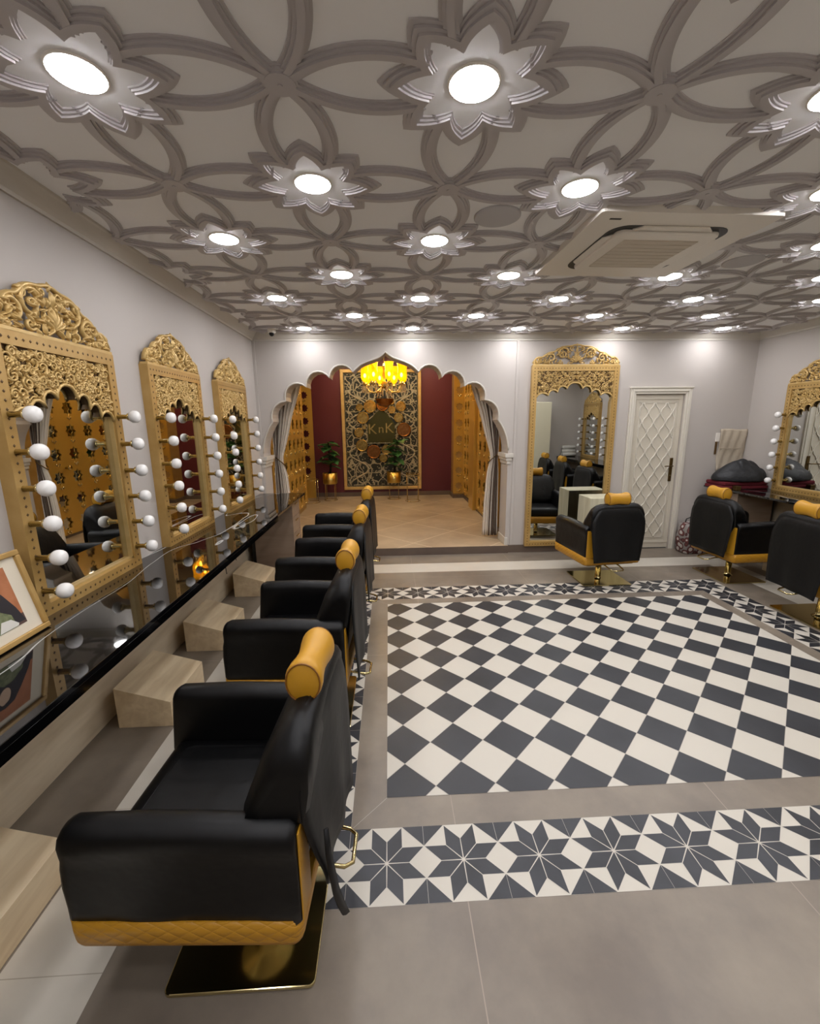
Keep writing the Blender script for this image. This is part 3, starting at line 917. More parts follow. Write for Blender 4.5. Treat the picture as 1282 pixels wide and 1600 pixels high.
    for r, hx in pr: rings.append([(hx, r * math.cos(2 * PI * k / 24) * .90 - .225, r * 1.1 * math.sin(2 * PI * k / 24) + .940) for k in range(24)])
    a.loft(rings)
    for hx in (-.1125, .1125): a.tube([(hx, .055 * math.cos(2 * PI * k / 24) * .90 - .225, .055 * 1.1 * math.sin(2 * PI * k / 24) + .940) for k in range(24)], .0025, sides=5, m=1, closed=True)
    a.build('headrest', ['must', 'mustd'], t)
    return t
ch = make_chair()
CH = [
 (-.48, 1.25, PI / 2 - .05, 0, 'large black salon chair nearest the camera, mustard headrest roll, strap hanging behind'),
 (-.47, 2.37, PI / 2 - .05, 0, 'black salon chair second from the camera along the left counter'),
 (-.46, 3.37, PI / 2 - .05, .02, 'black salon chair third from the camera along the left counter'),
 (-.455, 4.38, PI / 2 - .05, .03, 'black salon chair farthest along the left counter, by the platform step'),
 (2.23, 4.32, .11, -.03, 'black salon chair facing the full-length mirror beside the lattice door'),
 (3.68, 4.31, -PI / 2 + .03, -.02, 'black salon chair before the right mirror beside the printed bag'),
 (3.66, 3.26, -PI / 2 - .10, 0, 'black salon chair cut off at the right edge of the photo'),
 (3.64, 2.28, -PI / 2, 0, 'black salon chair seen in the tall mirror, middle of the reflected row'),
 (3.64, 1.34, -PI / 2, 0, 'black salon chair seen in the tall mirror, beside the white towels'),
]
chairs = []
for k, (x, y, r, dz, s) in enumerate(CH):
    o = ch if k == 0 else copy_tree(ch)
    chairs.append(o)
    o.location = (x, y, .0015); o.rotation_euler = (0, 0, r); lab(o, s, 'black salon chairs with mustard headrests')
    for c in o.children:
        if c.name.startswith('base_plate'):
            c.rotation_euler.z = round(r / (PI / 2)) * PI / 2 - r
        elif dz: c.location.z = dz if not c.name.startswith('column') else dz * .5
for k, (ha, hb) in ((0, (.40, .25)), (6, (.25, .25))):
    for c in list(chairs[k].children):
        if c.name.startswith('back_cover'): bpy.data.objects.remove(c)
    rear_cover(chairs[k], ha, hb, .035 if k == 0 else 0)
for c in ch.children:
    if c.name == 'armrest': c.location.z = -.018
# loose strap on the nearest chair
a = MB()
st = [(-.262, -.300, .60), (-.262, -.303, .52), (-.25, -.308, .44), (-.235, -.312, .36), (-.215, -.318, .29), (-.19, -.325, .22), (-.175, -.33, .19)]
rows = []
for k, p in enumerate(st):
    wv = (.005, .014, .020, .022, .022, .020, .008)[k]
    rows.append([(p[0] - wv * .6, p[1], p[2]), (p[0] + wv * .6, p[1] - .010, p[2])])
a.grid(rows); o = a.build('strap', 'black2', ch)
k = o.modifiers.new('solid', 'SOLIDIFY'); k.thickness = .004

# ---------------------------------------------------------------- framed portrait on the left counter
t = thing('framed_picture', 'gold-framed portrait of a dark-haired figure leaning on the left counter', 'picture', (-1.42, 1.535, .862), PI / 2)
PW, PH = .40, .34
lean = math.radians(-13)
t.rotation_euler = (lean, 0, PI / 2)
a = MB()
h = PW / 2
a.box(-h, h, 0, .022, 0, .022); a.box(-h, h, 0, .022, PH - .022, PH); a.box(-h, -h + .022, 0, .022, .022, PH - .022); a.box(h - .022, h, 0, .022, .022, PH - .022)
a.build('picture_frame', 'gold', t, bevel=.004)
a = MB(); a.box(-h + .02, h - .02, .012, .018, .02, PH - .02); a.build('mat_board', mat('ivory_mat_board', '#DDD2BC', .8), t)
art = MB(); y = .0115
def ap(pts, m, k=0): art.poly([(x, y - k * .0003, z) for x, z in pts], m)
ap([(-.12, .06), (.12, .06), (.12, .29), (-.12, .29)], 0)
def blob(cx, cz, rx, rz, n=18, a0=0, a1=2 * PI): return [(cx + rx * math.cos(a0 + (a1 - a0) * k / n), cz + rz * math.sin(a0 + (a1 - a0) * k / n)) for k in range(n)]
ap([(-.12, .06), (.12, .06), (.12, .10), (-.12, .10)], 2, 1)
ap([(.0, .245), (-.03, .24), (-.055, .2), (-.06, .1), (-.03, .07), (.118, .07), (.10, .13), (.07, .19), (.04, .235)], 1, 2)
ap(blob(-.005, .19, .026, .036), 3, 3)
ap([(-.05, .06), (-.045, .12), (-.01, .145), (.03, .14), (.07, .11), (.075, .06)], 4, 4)
ap([(.0, .062), (.02, .10), (.06, .095), (.085, .07), (.08, .062)], 5, 5)
ap([(-.01, .225), (.018, .215), (.026, .185), (.03, .225), (.01, .24)], 1, 5)
art.build('painting', [mat('painted_orange', '#B97850', .8, noise=(20, .2, '#A5663F')), mat('painted_dark_hair', '#2A2528', .8), mat('painted_brown', '#574038', .8), mat('painted_skin', '#D8B79A', .8), mat('painted_green', '#7E8560', .8, noise=(40, .15, '#59603F')), mat('painted_white', '#D9D6CC', .8)], t, fixn=False)

# ---------------------------------------------------------------- lattice door and trim
t = thing('door_1', None, None, (3.37, YB, 0)); struct(t, 'pale lattice door beside the full-length mirror')
del t['label']
t['label'] = 'pale carved lattice door beside the full-length mirror'
a = MB(); a.box(-.312, .312, .03, .07, .012, 1.985)
a.box(-.312, .312, .022, .03, 1.925, 1.985); a.box(-.312, -.262, .022, .03, .012, 1.925); a.box(.262, .312, .022, .03, .012, 1.925); a.box(-.262, .262, .022, .03, .012, .11)
a.box(-.312, .312, .018, .03, .075, .095)
a.build('door_leaf', 'doorp', t, bevel=.003)
a = MB()
for x0, x1, z0, z1 in ((-.235, .235, 1.885, 1.893), (-.235, .235, .15, .158), (-.235, -.227, .15, 1.893), (.227, .235, .15, 1.893)): a.box(x0, x1, .023, .03, z0, z1)
a.build('panel_bead', 'trimw', t)
a = MB(); cw = .152; per = .247
for k in range(7):
    x = -.228 + k * cw / 2; sg = 1 if k % 2 else -1
    pts = []
    nz = 112
    for q in range(nz + 1):
        z = .16 + (1.885 - .16) * q / nz
        ph = ((z - .16) / per) % 1.0
        tri = 1 - 4 * abs(ph - .5)                      # -1..1 triangle
        s_ = math.sin(tri * PI / 2) * .35 + tri * .65
        st_ = s_ + .12 * math.sin(tri * PI * 2)
        xx = x + sg * cw / 4 * max(-1, min(1, st_))
        if xx < -.229 or xx > .229: xx = max(-.229, min(.229, xx))
        pts.append((xx, .026, z))
    a.tube(pts, .0085, sides=5, flat=1.0, up=(0, 1, 0))
a.build('lattice', 'trimw', t)
a = MB(); a.box(.222, .262, .008, .022, .90, 1.20); hp = a.build('handle_plate', 'bronze', t, bevel=.004)
a = MB(); a.tube([(.242, .01, 1.10), (.242, -.03, 1.10), (.235, -.04, 1.10), (.15, -.042, 1.10), (.13, -.038, 1.097)], .007, sides=8)
a.lathe([(.012, -.001), (.012, -.004), (.001, -.004)], c=(.242, .008, .97), axis='Y', seg=12); a.build('lever', 'bronze', hp)
a = MB()
for d0, d1, yy in ((.0, .03, -.016), (.03, .052, -.03), (.052, .075, -.022)):
    xo0, xo1 = -.315 - d1, -.315 - d0
    a.box(3.37 + xo0, 3.37 + xo1, YB + yy, YB, 0, 1.99 + d1); a.box(3.37 - xo1, 3.37 - xo0, YB + yy, YB, 0, 1.99 + d1)
    a.box(3.37 + xo1, 3.37 - xo1, YB + yy, YB, 1.99 + d0, 1.99 + d1)
a.box(3.37 - .40, 3.37 + .40, YB - .036, YB, 2.060, 2.075)
struct(a.build('trim_6', 'trimw', bevel=.003), 'pale moulded surround of the lattice door')

# ---------------------------------------------------------------- alcove behind the arch
AZ = .10; AYB = 9.42; ACZ = 3.05; AXR = 1.55; AXL = -1.57
b = MB(); b.box(-2.3, 1.8, YB - .035, AYB + .2, 0, AZ, 0)
b.box(-2.3, 1.8, YB - .036, YB - .034, 0, AZ - .001, 1)
o = struct(b.build('floor_alcove', ['afloor', 'skirt']), 'raised stone-tiled platform floor behind the arch'); o.name = 'floor_2'
# cut platform front to the pier width
bm = bmesh.new(); bm.from_mesh(o.data)
for v in bm.verts:
    if v.co.y < YB: v.co.x = max(min(v.co.x, 1.52), XL + .001)
bm.to_mesh(o.data); bm.free()
b = MB(); b.box(-2.5, 1.9, AYB, AYB + .2, 0, ACZ + .1); struct(b.build('wall_alcove_back', 'maroon'))
b = MB(); b.box(AXR + .03, AXR + .25, YB + TH, AYB, 0, ACZ + .1); b.box(1.36, AXR + .1, 9.0, AYB, AZ, ACZ + .1); struct(b.build('wall_alcove_right', 'gold'))
b = MB(); b.box(-2.5, -2.3, 8.2, AYB, 0, ACZ + .1); b.box(AXL - .25, AXL - .03, YB + TH, 8.2, 0, ACZ + .1); b.box(-2.5, AXL - .25, 8.0, 8.2, 0, ACZ + .1)
struct(b.build('wall_alcove_left', 'gold'))
b = MB(); b.box(-2.5, 1.9, YB + TH - .01, AYB + .2, ACZ, ACZ + .15); b.box(-2.5, 1.9, YB + TH, YB + TH + .02, ZC + .1, ACZ)
o = struct(b.build('ceiling_alcove', 'white')); o.name = 'ceiling_2'
b = MB(); b.box(-2.3, 1.34, AYB - .015, AYB, AZ, AZ + .09); b.box(AXR + .008, AXR + .03, YB + TH, 8.98, AZ, AZ + .07); b.box(1.33, AXR + .008, 8.965, 8.99, AZ, AZ + .07); b.box(1.33, 1.36, 8.99, AYB, AZ, AZ + .07)
o = struct(b.build('baseboard_alcove', 'skirt'))
# recessed lights in the alcove ceiling
def alight(x, y):
    t = thing('alcove_downlight', 'warm alcove ceiling downlight, front pair behind the arch, over the left screen', 'downlight', (x, y, ACZ), group='warm downlights in the alcove ceiling')
    a = MB(); a.lathe([(.07, 0), (.07, -.006), (.06, -.008), (.055, 0)], seg=24); a.build('rim', 'acw', t)
    a = MB(); a.lathe([(.0555, -.001), (.0555, -.005), (.001, -.006)], seg=24); a.build('diffuser', 'led2', t)
    return t
al = alight(-.95, 6.3)
for x, y in ((.9, 6.3), (-.95, 7.6), (.9, 7.6), (-.95, 8.85), (.0, 8.85), (.9, 8.85)):
    c = copy_tree(al); c.location = (x, y, ACZ)
    c['label'] = 'warm alcove ceiling downlight, %s pair behind the arch, %s' % ('front' if y < 7 else ('middle' if y < 8 else 'rear'), 'over the curtain and gold door' if x > .5 else ('over the framed carpet' if x > -.5 else 'over the left screen'))

# pierced gold screens
def jali(name, label, cells_u, cells_v, pitch_u, pitch_v, r, loc, rz, cat='screen', parent=None):
    """screen in local XZ, front -y; with mirror sheet behind"""
    a = MB(); n = 16; W = cells_u * pitch_u; H = cells_v * pitch_v; tk = .02
    for i in range(cells_u):
        for j in range(cells_v):
            cx, cz = (i + .5) * pitch_u - W / 2, (j + .5) * pitch_v
            o1 = len(a.v)
            star, rect = [], []
            for k in range(n):
                an = 2 * PI * k / n
                rr = r if k % 2 == 0 else r * .72
                star.append((cx + rr * math.cos(an), cz + rr * math.sin(an)))
                ca, sa = math.cos(an), math.sin(an); q = min(pitch_u / 2 / max(abs(ca), 1e-6), pitch_v / 2 / max(abs(sa), 1e-6))
                rect.append((cx + q * ca, cz + q * sa))
            # corners
            loop = []
            corners = {2: (1, 1), 6: (-1, 1), 10: (-1, -1), 14: (1, -1)}
            for k in corners: rect[k] = (cx + corners[k][0] * pitch_u / 2, cz + corners[k][1] * pitch_v / 2)
            a.v += [(x, 0, z) for x, z in rect] + [(x, 0, z) for x, z in star] + [(x, tk, z) for x, z in star] + [(x, tk, z) for x, z in rect]
            for k in range(n):
                q = (k + 1) % n
                for L in range(3): a.face((o1 + L * n + k, o1 + L * n + q, o1 + (L + 1) * n + q, o1 + (L + 1) * n + k))
            # small raised knobs under each star
            for dx in (-.03, .0, .03):
                a.ellip((cx + dx, -.004, cz - r - .022 - (0.018 if dx == 0 else 0)), (.013, .012, .020), seg=8, rings=6, m=1)
    if parent:
        o = a.build('pierced_panel', ['jali', 'brass'], parent, loc=(0, 0, 0), fixn=False); return o
    t = thing(name, label, cat, loc, rz)
    a.build('pierced_panel', ['jali', 'brass'], t, fixn=False)
    m = MB(); m.box(-W / 2, W / 2, tk + .008, tk + .016, 0, H); m.build('mirror_backing', 'mirror', t)
    for x0 in (-W / 2 - .02, W / 2):
        f = MB(); f.box(x0, x0 + .02, -.008, .025, 0, H); f.build('edge_strip', 'jali', t)
    return t
PV = .325
jali('pierced_screen', 'gold screen pierced with stars along the alcove right wall beside the red wall', 3, 8, .29, PV, .11, (AXR, 8.50, .20), -PI / 2)
jali('pierced_screen', 'narrow gold screen pierced with one column of stars facing the arch at right', 1, 8, .19, PV, .08, (1.455, 8.975, .20), 0)
jali('pierced_screen', 'gold star-pierced screen along the alcove left wall behind the curtain', 7, 8, .32, PV, .11, (AXL, 7.0, .20), PI / 2)
t = jali('pierced_door', 'gold star-pierced door with round knob behind the tied curtain', 4, 8, .36, PV, .11, (AXR, 6.80, .14), -PI / 2, 'door')
a = MB(); a.lathe([(.018, 0), (.018, -.03), (.035, -.045), (.038, -.06), (.03, -.072), (.001, -.075)], axis='Y', seg=16); a.build('knob', 'brass', t, loc=(.40, 0, .95))
a = MB(); a.box(-.75, -.735, -.01, .0, 1.02, 1.16); a.build('hinge', 'dark', t, loc=(0, 0, 0))
b = MB(); b.box(AXR - .055, AXR + .03, 7.62, 8.03, AZ, 2.05); b.box(AXR - .03, AXR + .03, YB + TH, 8.03, 2.78, ACZ)
struct(b.build('trim_7', 'jali', bevel=.004), 'smooth gold door jamb in the alcove right wall')
# free-standing star board at the left rear
t = thing('star_board', 'tall narrow gold board with a column of star cut-outs before the red wall', 'screen', (-1.745, 9.28, 0))
p_ = jali('x', '', 1, 7, .32, .262, .085, (0, 0, 0), 0, parent=t); p_.location = (0, 0, .55)
for c in (p_,): c.scale = (1, 1, 1)
a = MB(); a.box(-.16, .16, 0, .02, .10, .549); a.build('board_foot', 'jali', t)
a = MB(); a.prism([(-.16, 2.385), (.16, 2.385), (.12, 2.46), (0, 2.50), (-.12, 2.46)], 0, .02); a.build('board_top', 'jali', t)

# carpet in gold frame with plates
t = thing('framed_carpet', 'large charcoal and cream patterned carpet in a gold frame on the red wall', 'wall hanging', (-.145, AYB - .001, .25))
a = MB(); FWd, FHt = .845, 2.52
a.box(-FWd, FWd, -.05, 0, 0, .065); a.box(-FWd, FWd, -.05, 0, FHt - .065, FHt); a.box(-FWd, -FWd + .065, -.05, 0, .065, FHt - .065); a.box(FWd - .065, FWd, -.05, 0, .065, FHt - .065)
a.build('gold_frame', 'gold_hi', t, bevel=.008)
cf = MB(); cf.box(-FWd + .06, FWd - .06, -.02, -.001, .06, FHt - .06)
a = MB()
for x0, x1, z0, z1 in ((-.785, -.755, .065, 2.455), (.755, .785, .065, 2.455), (-.755, .755, .065, .095), (-.755, .755, 2.425, 2.455)): a.box(x0, x1, -.023, -.02, z0, z1)
a.build('carpet_border', mat('dotted_carpet_border', '#6E6652', .9, noise=(60, .06, '#3A3C36')), t)
# cream ogee bands woven in the carpet
a = cf
for sx in (-1, 1):
    for z0, z1 in ((.12, .78), (.78, 1.44), (1.44, 2.1)):
        pts = []
        for k in range(21):
            q = k / 20; z = z0 + (z1 - z0) * q
            pts.append((sx * (.50 + .20 * math.cos(2 * PI * q)), -.0215, z))
        a.tube(pts, .016, sides=4, flat=.15, up=(0, 1, 0), m=1)
    for zc in (.36, 2.15):
        a.tube([(sx * (.44 + .14 * math.cos(2 * PI * k / 20)), -.0218, zc + .22 * math.sin(2 * PI * k / 20)) for k in range(20)], .013, sides=4, flat=.15, up=(0, 1, 0), closed=True, m=1)
a.build('carpet_field', ['carpet', mat('cream_carpet_yarn', '#A79E86', .9)], t)
plates = [((-.587, 1.993), .075, 0, 'small plain bronze wall plate, top left of the ring on the carpet'), ((-.37, 2.01), .135, 1, 'large scalloped bronze wall plate near the top of the ring'),
 ((-.117, 2.036), .13, 2, 'wide copper-rimmed plate directly below the chandelier'), ((.072, 1.94), .078, 0, 'small bronze wall plate up right of the plaque'), ((.258, 2.005), .105, 0, 'medium bronze wall plate, top right of the ring'),
 ((-.524, 1.783), .128, 0, 'large pale bronze wall plate left above the plaque'), ((.21, 1.777), .10, 1, 'beaded bronze wall plate up right beside the plaque'), ((-.61, 1.487), .10, 1, 'dark beaded wall plate, far left of the plaque'),
 ((.315, 1.535), .15, 2, 'large copper plate with bright yellow centre right of the plaque'), ((-.558, 1.223), .128, 0, 'round bronze wall plate, lower left of the ring'), ((-.317, 1.093), .15, 2, 'large copper plate with gold centre below the plaque'),
 ((-.052, 1.13), .108, 0, 'bronze wall plate half hidden by the fig leaves'), ((-.122, .952), .086, 0, 'small bronze wall plate, lowest of the ring'), ((-.503, 1.592), .042, 0, 'tiny bronze dish between two plates left of the plaque'), ((.074, 2.09), .052, 0, 'tiny bronze dish just right under the chandelier')]
for (x, z), r, kd, s in plates:
    z = 1.671 + (z - 1.671) * 1.036; x *= 1.036
    t = thing('wall_plate', s, 'plate', (x, AYB - .026 - (.022 if kd == 2 else 0), z), group='metal plates ringed on the carpet')
    a = MB(); a.lathe([(r, -.012), (r * .98, -.020), (r * .86, -.016), (r * .72, -.004), (.001, -.004), (.001, -.001), (r * .7, 0), (r, -.008)], axis='Y', seg=32)
    if kd == 1:
        for k in range(16):
            an = 2 * PI * k / 16; a.ellip((r * .85 * math.cos(an), -.018, r * .85 * math.sin(an)), (r * .12, .008, r * .12), seg=6, rings=4)
    a.build('dish', 'plate2' if kd == 2 else 'plate', t)
    a = MB(); a.lathe([(r * .62, -.004), (r * .6, -.010), (r * .3, -.007), (.001, -.011)], axis='Y', seg=24)
    a.build('centre_boss', 'brassd' if kd == 2 else 'plate', t)
# plaque with letters
t = thing('mirror_plaque', 'dark bronze mirror plaque with gold letters and a small shelf amid the plates', 'plaque', (-.155, AYB - .055, 1.25))
a = MB(); a.prism([(-.29, .02), (.29, .02), (.29, .40), (.13, .62), (0, .72), (-.13, .62), (-.29, .40)], -.008, .006); a.build('plaque_board', 'amirror', t)
a = MB(); a.box(-.30, .30, -.06, .006, 0, .014); a.build('plaque_shelf', 'brass', t)
for chx, s_, xx, zz in (('K', .30, -.19, .20), ('n', .26, -.005, .22), ('K', .30, .17, .22)):
    cu = bpy.data.curves.new('letter', 'FONT'); cu.body = chx; cu.size = s_; cu.extrude = .004; cu.align_x = 'CENTER'
    cu.materials.append(M_['plate'])
    tmp = bpy.data.objects.new('letter', cu); COL.objects.link(tmp); bpy.context.view_layer.update()
    me = bpy.data.meshes.new_from_object(tmp); bpy.data.objects.remove(tmp)
    o = bpy.data.objects.new('letter', me); COL.objects.link(o); o.parent = t; o.location = (xx, -.014, zz); o.rotation_euler = (PI / 2, 0, 0)

# potted plants on wire stands, empty wire stands
def leafy(mb, base, ang, tilt, L, W, rnd):
    R = Matrix.Rotation(ang, 3, 'Z') @ Matrix.Rotation(tilt, 3, 'Y')
    rows = []
    for k in range(7):
        t = k / 6; wd = W * math.sin(PI * min(1, t * .92 + .06)) ** .7
        row = []
        for q in (-1, -.5, 0, .5, 1):
            row.append(Vector(base) + R @ Vector((L * t, q * wd / 2, -.12 * L * t * t * 2 + .10 * W * q * q + .004 * math.sin(k * 2 + q))))
        rows.append(row)
    mb.grid(rows)
def plant(x, y, label, seed, hgt, lean=0):
    rnd = random.Random(seed)
    t = thing('potted_fig', label, 'plant', (x, y, AZ), group='fig plants in gold pots on wire stands')
    a = MB()
    for k in range(4):
        an = PI / 4 + k * PI / 2; a.tube([(.135 * math.cos(an), .135 * math.sin(an), 0), (.135 * math.cos(an), .135 * math.sin(an), .56)], .005, sides=6)
    a.tube([(.135 * math.cos(2 * PI * k / 24), .135 * math.sin(2 * PI * k / 24), .35) for k in range(24)], .005, sides=6, closed=True)
    a.tube([(.135 * math.cos(2 * PI * k / 24), .135 * math.sin(2 * PI * k / 24), .006) for k in range(24)], .005, sides=6, closed=True)
    a.build('wire_stand', 'brass', t)
    a = MB(); a.lathe([(.001, .352), (.140, .352), (.145, .36), (.150, .575), (.143, .575), (.138, .55), (.001, .55)], seg=32); a.build('pot', 'brassd', t)
    a = MB(); a.lathe([(.137, .55), (.12, .556), (.001, .56)], seg=16); a.build('soil', 'stem', t)
    a = MB(); a.tube([(0, 0, .55), (.02, .01, .75), (lean * .3, 0, .95), (lean * .6, .01, hgt)], [.016, .014, .012, .006], sides=6)
    a.tube([(.02, 0, .56), (.05, -.02, .8), (.02, -.03, hgt - .15)], [.012, .01, .005], sides=6); a.build('stem', 'stem', t)
    a = MB()
    for k in range(20):
        q = k / 19; z = .70 + (hgt - .68) * q
        leafy(a, (lean * .6 * q + rnd.uniform(-.02, .02), rnd.uniform(-.02, .02), z), k * 2.4 + rnd.uniform(-.3, .3), rnd.uniform(-.6, .35), rnd.uniform(.19, .27), rnd.uniform(.17, .23), rnd)
    o = a.build('foliage', 'leaf', t, fixn=False); o['kind'] = 'stuff'
    return t
plant(-1.235, 8.98, 'potted fig on gold wire stand beside the framed carpet', 3, 1.18)
plant(.09, 9.02, 'potted fig on gold wire stand before the plates on the carpet', 5, 1.20, .15)
t = thing('wire_stool', 'empty round gold wire stand next to the gold drawer cabinet end', 'stand', (-1.60, 8.75, AZ))
a = MB()
for z, r in ((.006, .17), (.46, .17)): a.tube([(r * math.cos(2 * PI * k / 28), r * math.sin(2 * PI * k / 28), z) for k in range(28)], .005, sides=6, closed=True)
for k in range(4):
    an = PI / 4 + k * PI / 2; a.tube([(.17 * math.cos(an), .17 * math.sin(an), 0), (.17 * math.cos(an), .17 * math.sin(an), .46)], .005, sides=6)
a.build('wire_frame', 'brass', t); t['label'] = 'empty round gold wire stand beside the potted fig near the star board'
t = thing('wire_stool', 'empty square-topped gold wire stand in front of the carpet frame corner', 'stand', (.47, 8.72, AZ))
a = MB()
a.tube([(.15 * math.cos(2 * PI * k / 28), .15 * math.sin(2 * PI * k / 28), .006) for k in range(28)], .005, sides=6, closed=True)
for s in ((-.12, -.12), (.12, -.12), (.12, .12), (-.12, .12)): a.tube([(s[0] * .9, s[1] * .9, 0), (s[0], s[1], .56)], .005, sides=6)
a.tube([(-.13, -.13, .56), (.13, -.13, .56), (.13, .13, .56), (-.13, .13, .56)], .006, sides=4, closed=True)
a.tube([(-.13, -.13, .52), (.13, -.13, .52), (.13, .13, .52), (-.13, .13, .52)], .004, sides=4, closed=True)
a.build('wire_frame', 'brass', t)

# curtains
def curtain(sx, label):
    t = thing('tied_curtain', label, 'curtain', (AC + sx * 1.43, 5.80, AZ), group='tied-back curtains in the arch')
    # levels: z, inner edge, outer edge (distance from pier side, towards centre)
    lv = [(2.45, .42, -.05), (2.0, .31, -.07), (1.7, .20, -.07), (1.4, .12, -.075), (1.16, .045, -.065), (1.08, .04, -.06), (.9, .085, -.075), (.5, .115, -.08), (.02, .13, -.085)]
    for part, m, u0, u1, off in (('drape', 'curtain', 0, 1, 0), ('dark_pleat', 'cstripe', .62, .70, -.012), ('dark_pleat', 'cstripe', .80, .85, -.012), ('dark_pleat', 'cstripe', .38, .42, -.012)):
        a = MB(); rows = []
        zs = [lv[0][0] + (lv[-1][0] - lv[0][0]) * k / 30 for k in range(31)]
        n = 72 if part == 'drape' else 5
        for z in zs:
            for p, q in zip(lv, lv[1:]):
                if p[0] >= z >= q[0]:
                    f = (p[0] - z) / (p[0] - q[0]); inn = p[1] + (q[1] - p[1]) * f; out = p[2] + (q[2] - p[2]) * f; break
            row = []
            for k in range(n + 1):
                u = u0 + (u1 - u0) * k / n
                x = -sx * (inn + (out - inn) * u)
                wd = abs(inn - out)
                y = .020 * math.sin(u * 2 * PI * 7) * (.5 + wd * 1.4) + off
                row.append((x + .004 * math.cos(u * 2 * PI * 7), y, z - .0))
            rows.append(row)
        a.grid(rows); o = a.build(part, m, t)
        k = o.modifiers.new('s', 'SOLIDIFY'); k.thickness = .004
    a = MB(); a.tube([(-sx * (-.075), .0, 1.16), (-sx * -.02, -.06, 1.13), (-sx * .04, -.055, 1.08), (-sx * .075, 0, 1.02), (-sx * .04, .05, 1.05), (-sx * -.02, .05, 1.12)], .007, sides=6, closed=True); a.build('tieback_cord', 'bronze', t)
    return t
curtain(1, 'beige curtain with dark pleats tied back at the right pier of the arch')
curtain(-1, 'beige curtain tied back at the left pier of the arch above the counter end')

# chandelier
t = thing('chandelier', 'amber glass chandelier with lit shades and hanging crystals seen through the arch', 'chandelier', (-.055, 7.3, 0))
a = MB(); a.tube([(0, 0, ACZ), (0, 0, 2.36)], .008, sides=8); a.lathe([(.001, ACZ), (.06, ACZ), (.05, ACZ - .03), (.001, ACZ - .035)], seg=16)
a.lathe([(.012, 2.62), (.03, 2.56), (.012, 2.50), (.035, 2.44), (.015, 2.36), (.05, 2.28), (.03, 2.24), (.001, 2.22)], seg=16); a.build('central_stem', 'brass', t)
a = MB(); a.lathe([(.001, 1.93), (.08, 1.95), (.13, 2.0), (.15, 2.05), (.16, 2.06), (.14, 2.06), (.1, 1.99), (.001, 1.96)], seg=28); a.build('lower_bowl', 'plate2', t)
import itertools
for k in range(8):
    an = 2 * PI * k / 8 + .25; R_ = .32; cx, cy = R_ * math.cos(an), R_ * math.sin(an)
    a = MB(); a.tube([(.03 * math.cos(an), .03 * math.sin(an), 2.26), (.14 * math.cos(an), .14 * math.sin(an), 2.16), (.25 * math.cos(an), .25 * math.sin(an), 2.17), (cx, cy, 2.27)], .009, sides=8)
    a.lathe([(.02, 2.27), (.045, 2.285), (.03, 2.30), (.025, 2.33)], c=(cx, cy, 0), seg=14)
    arm = a.build('arm', 'brass', t)
    a = MB(); a.lathe([(.028, 2.325), (.045, 2.345), (.062, 2.38), (.066, 2.44), (.060, 2.50), (.066, 2.58), (.074, 2.60), (.071, 2.60), (.062, 2.58), (.056, 2.50), (.062, 2.44), (.058, 2.385), (.04, 2.35), (.026, 2.33)], c=(cx, cy, 0), seg=20); a.build('glass_shade', 'amber', arm, fixn=True)
    a = MB(); a.ellip((cx, cy, 2.42), (.022, .022, .035), seg=10, rings=6); a.build('lamp', 'filament', arm)
    a = MB()
    for q in range(6):
        b_ = 2 * PI * q / 6; px, py = cx + .042 * math.cos(b_), cy + .042 * math.sin(b_)
        a.tube([(px, py, 2.275), (px, py, 2.25), (px, py, 2.17), (px, py, 2.145)], [.002, .008, .008, .001], sides=6)
    a.build('crystal_drops', 'crystal', arm)
a = MB()
for q in range(14):
    b_ = 2 * PI * q / 14; a.tube([(.05 * math.cos(b_), .05 * math.sin(b_), 2.24), (.11 * math.cos(b_), .11 * math.sin(b_), 2.14), (.13 * math.cos(b_), .13 * math.sin(b_), 2.06)], [.004, .009, .004], sides=6)
a.build('crystal_skirt', 'crystal', t)
ld = bpy.data.lights.new('chandelier_glow', 'POINT'); ld.energy = CHANDELIER_W * 4; ld.color = (1, .72, .3); ld.shadow_soft_size = .3
lo = bpy.data.objects.new('chandelier_glow', ld); COL.objects.link(lo); lo.location = (0, 0, 2.72); lo.parent = t

# ---------------------------------------------------------------- things on the right
a = MB(); a.box(-.25, .25, -.16, .16, 0, .78); o = a.build('pale_pedestal', 'palewood', loc=(2.60, 5.02, .0015), bevel=.002)
tag(o, 'pale wood pedestal box against the full-length mirror behind the chair', 'pedestal')
def crumple(name, m, c, dims, seed, seg=64, rg=30):
    """heap of slack fabric: flat underside, ridged folds fanning from a few gathers"""
    rnd = random.Random(seed); ga = [(rnd.uniform(-.7, .7), rnd.uniform(-.7, .7), rnd.uniform(0, 6), rnd.randint(4, 7)) for _ in range(4)]
    a = MB(); rows = []
    for i in range(rg + 1):
        th = PI * i / rg; row = []
        for k in range(seg):
            f = 2 * PI * k / seg
            x, y, z = math.sin(th) * math.cos(f), math.sin(th) * math.sin(f), math.cos(th)
            fold = 0
            for gx, gy, p, n_ in ga:
                dx, dy = x - gx, y - gy; d = math.hypot(dx, dy)
                fold += (abs(math.sin(n_ * .5 * math.atan2(dy, dx) + p + 2 * d)) - .6) * math.exp(-d * 1.1)
            hump = .75 + .35 * math.exp(-((x - .15) ** 2 + y * y) * 2.2) - .22 * max(0, -x - .3)
            r_ = 1 + .13 * fold
            if z < 0: zz = -.10 * min(1, -z * 3)
            else: zz = (abs(z) ** .8) * hump * r_
            row.append((dims[0] * x * (1 + .06 * fold), dims[1] * y * (1 + .06 * fold), dims[2] * zz))
        rows.append(row)
    a.loft(rows); return a.build(name, m, loc=c)
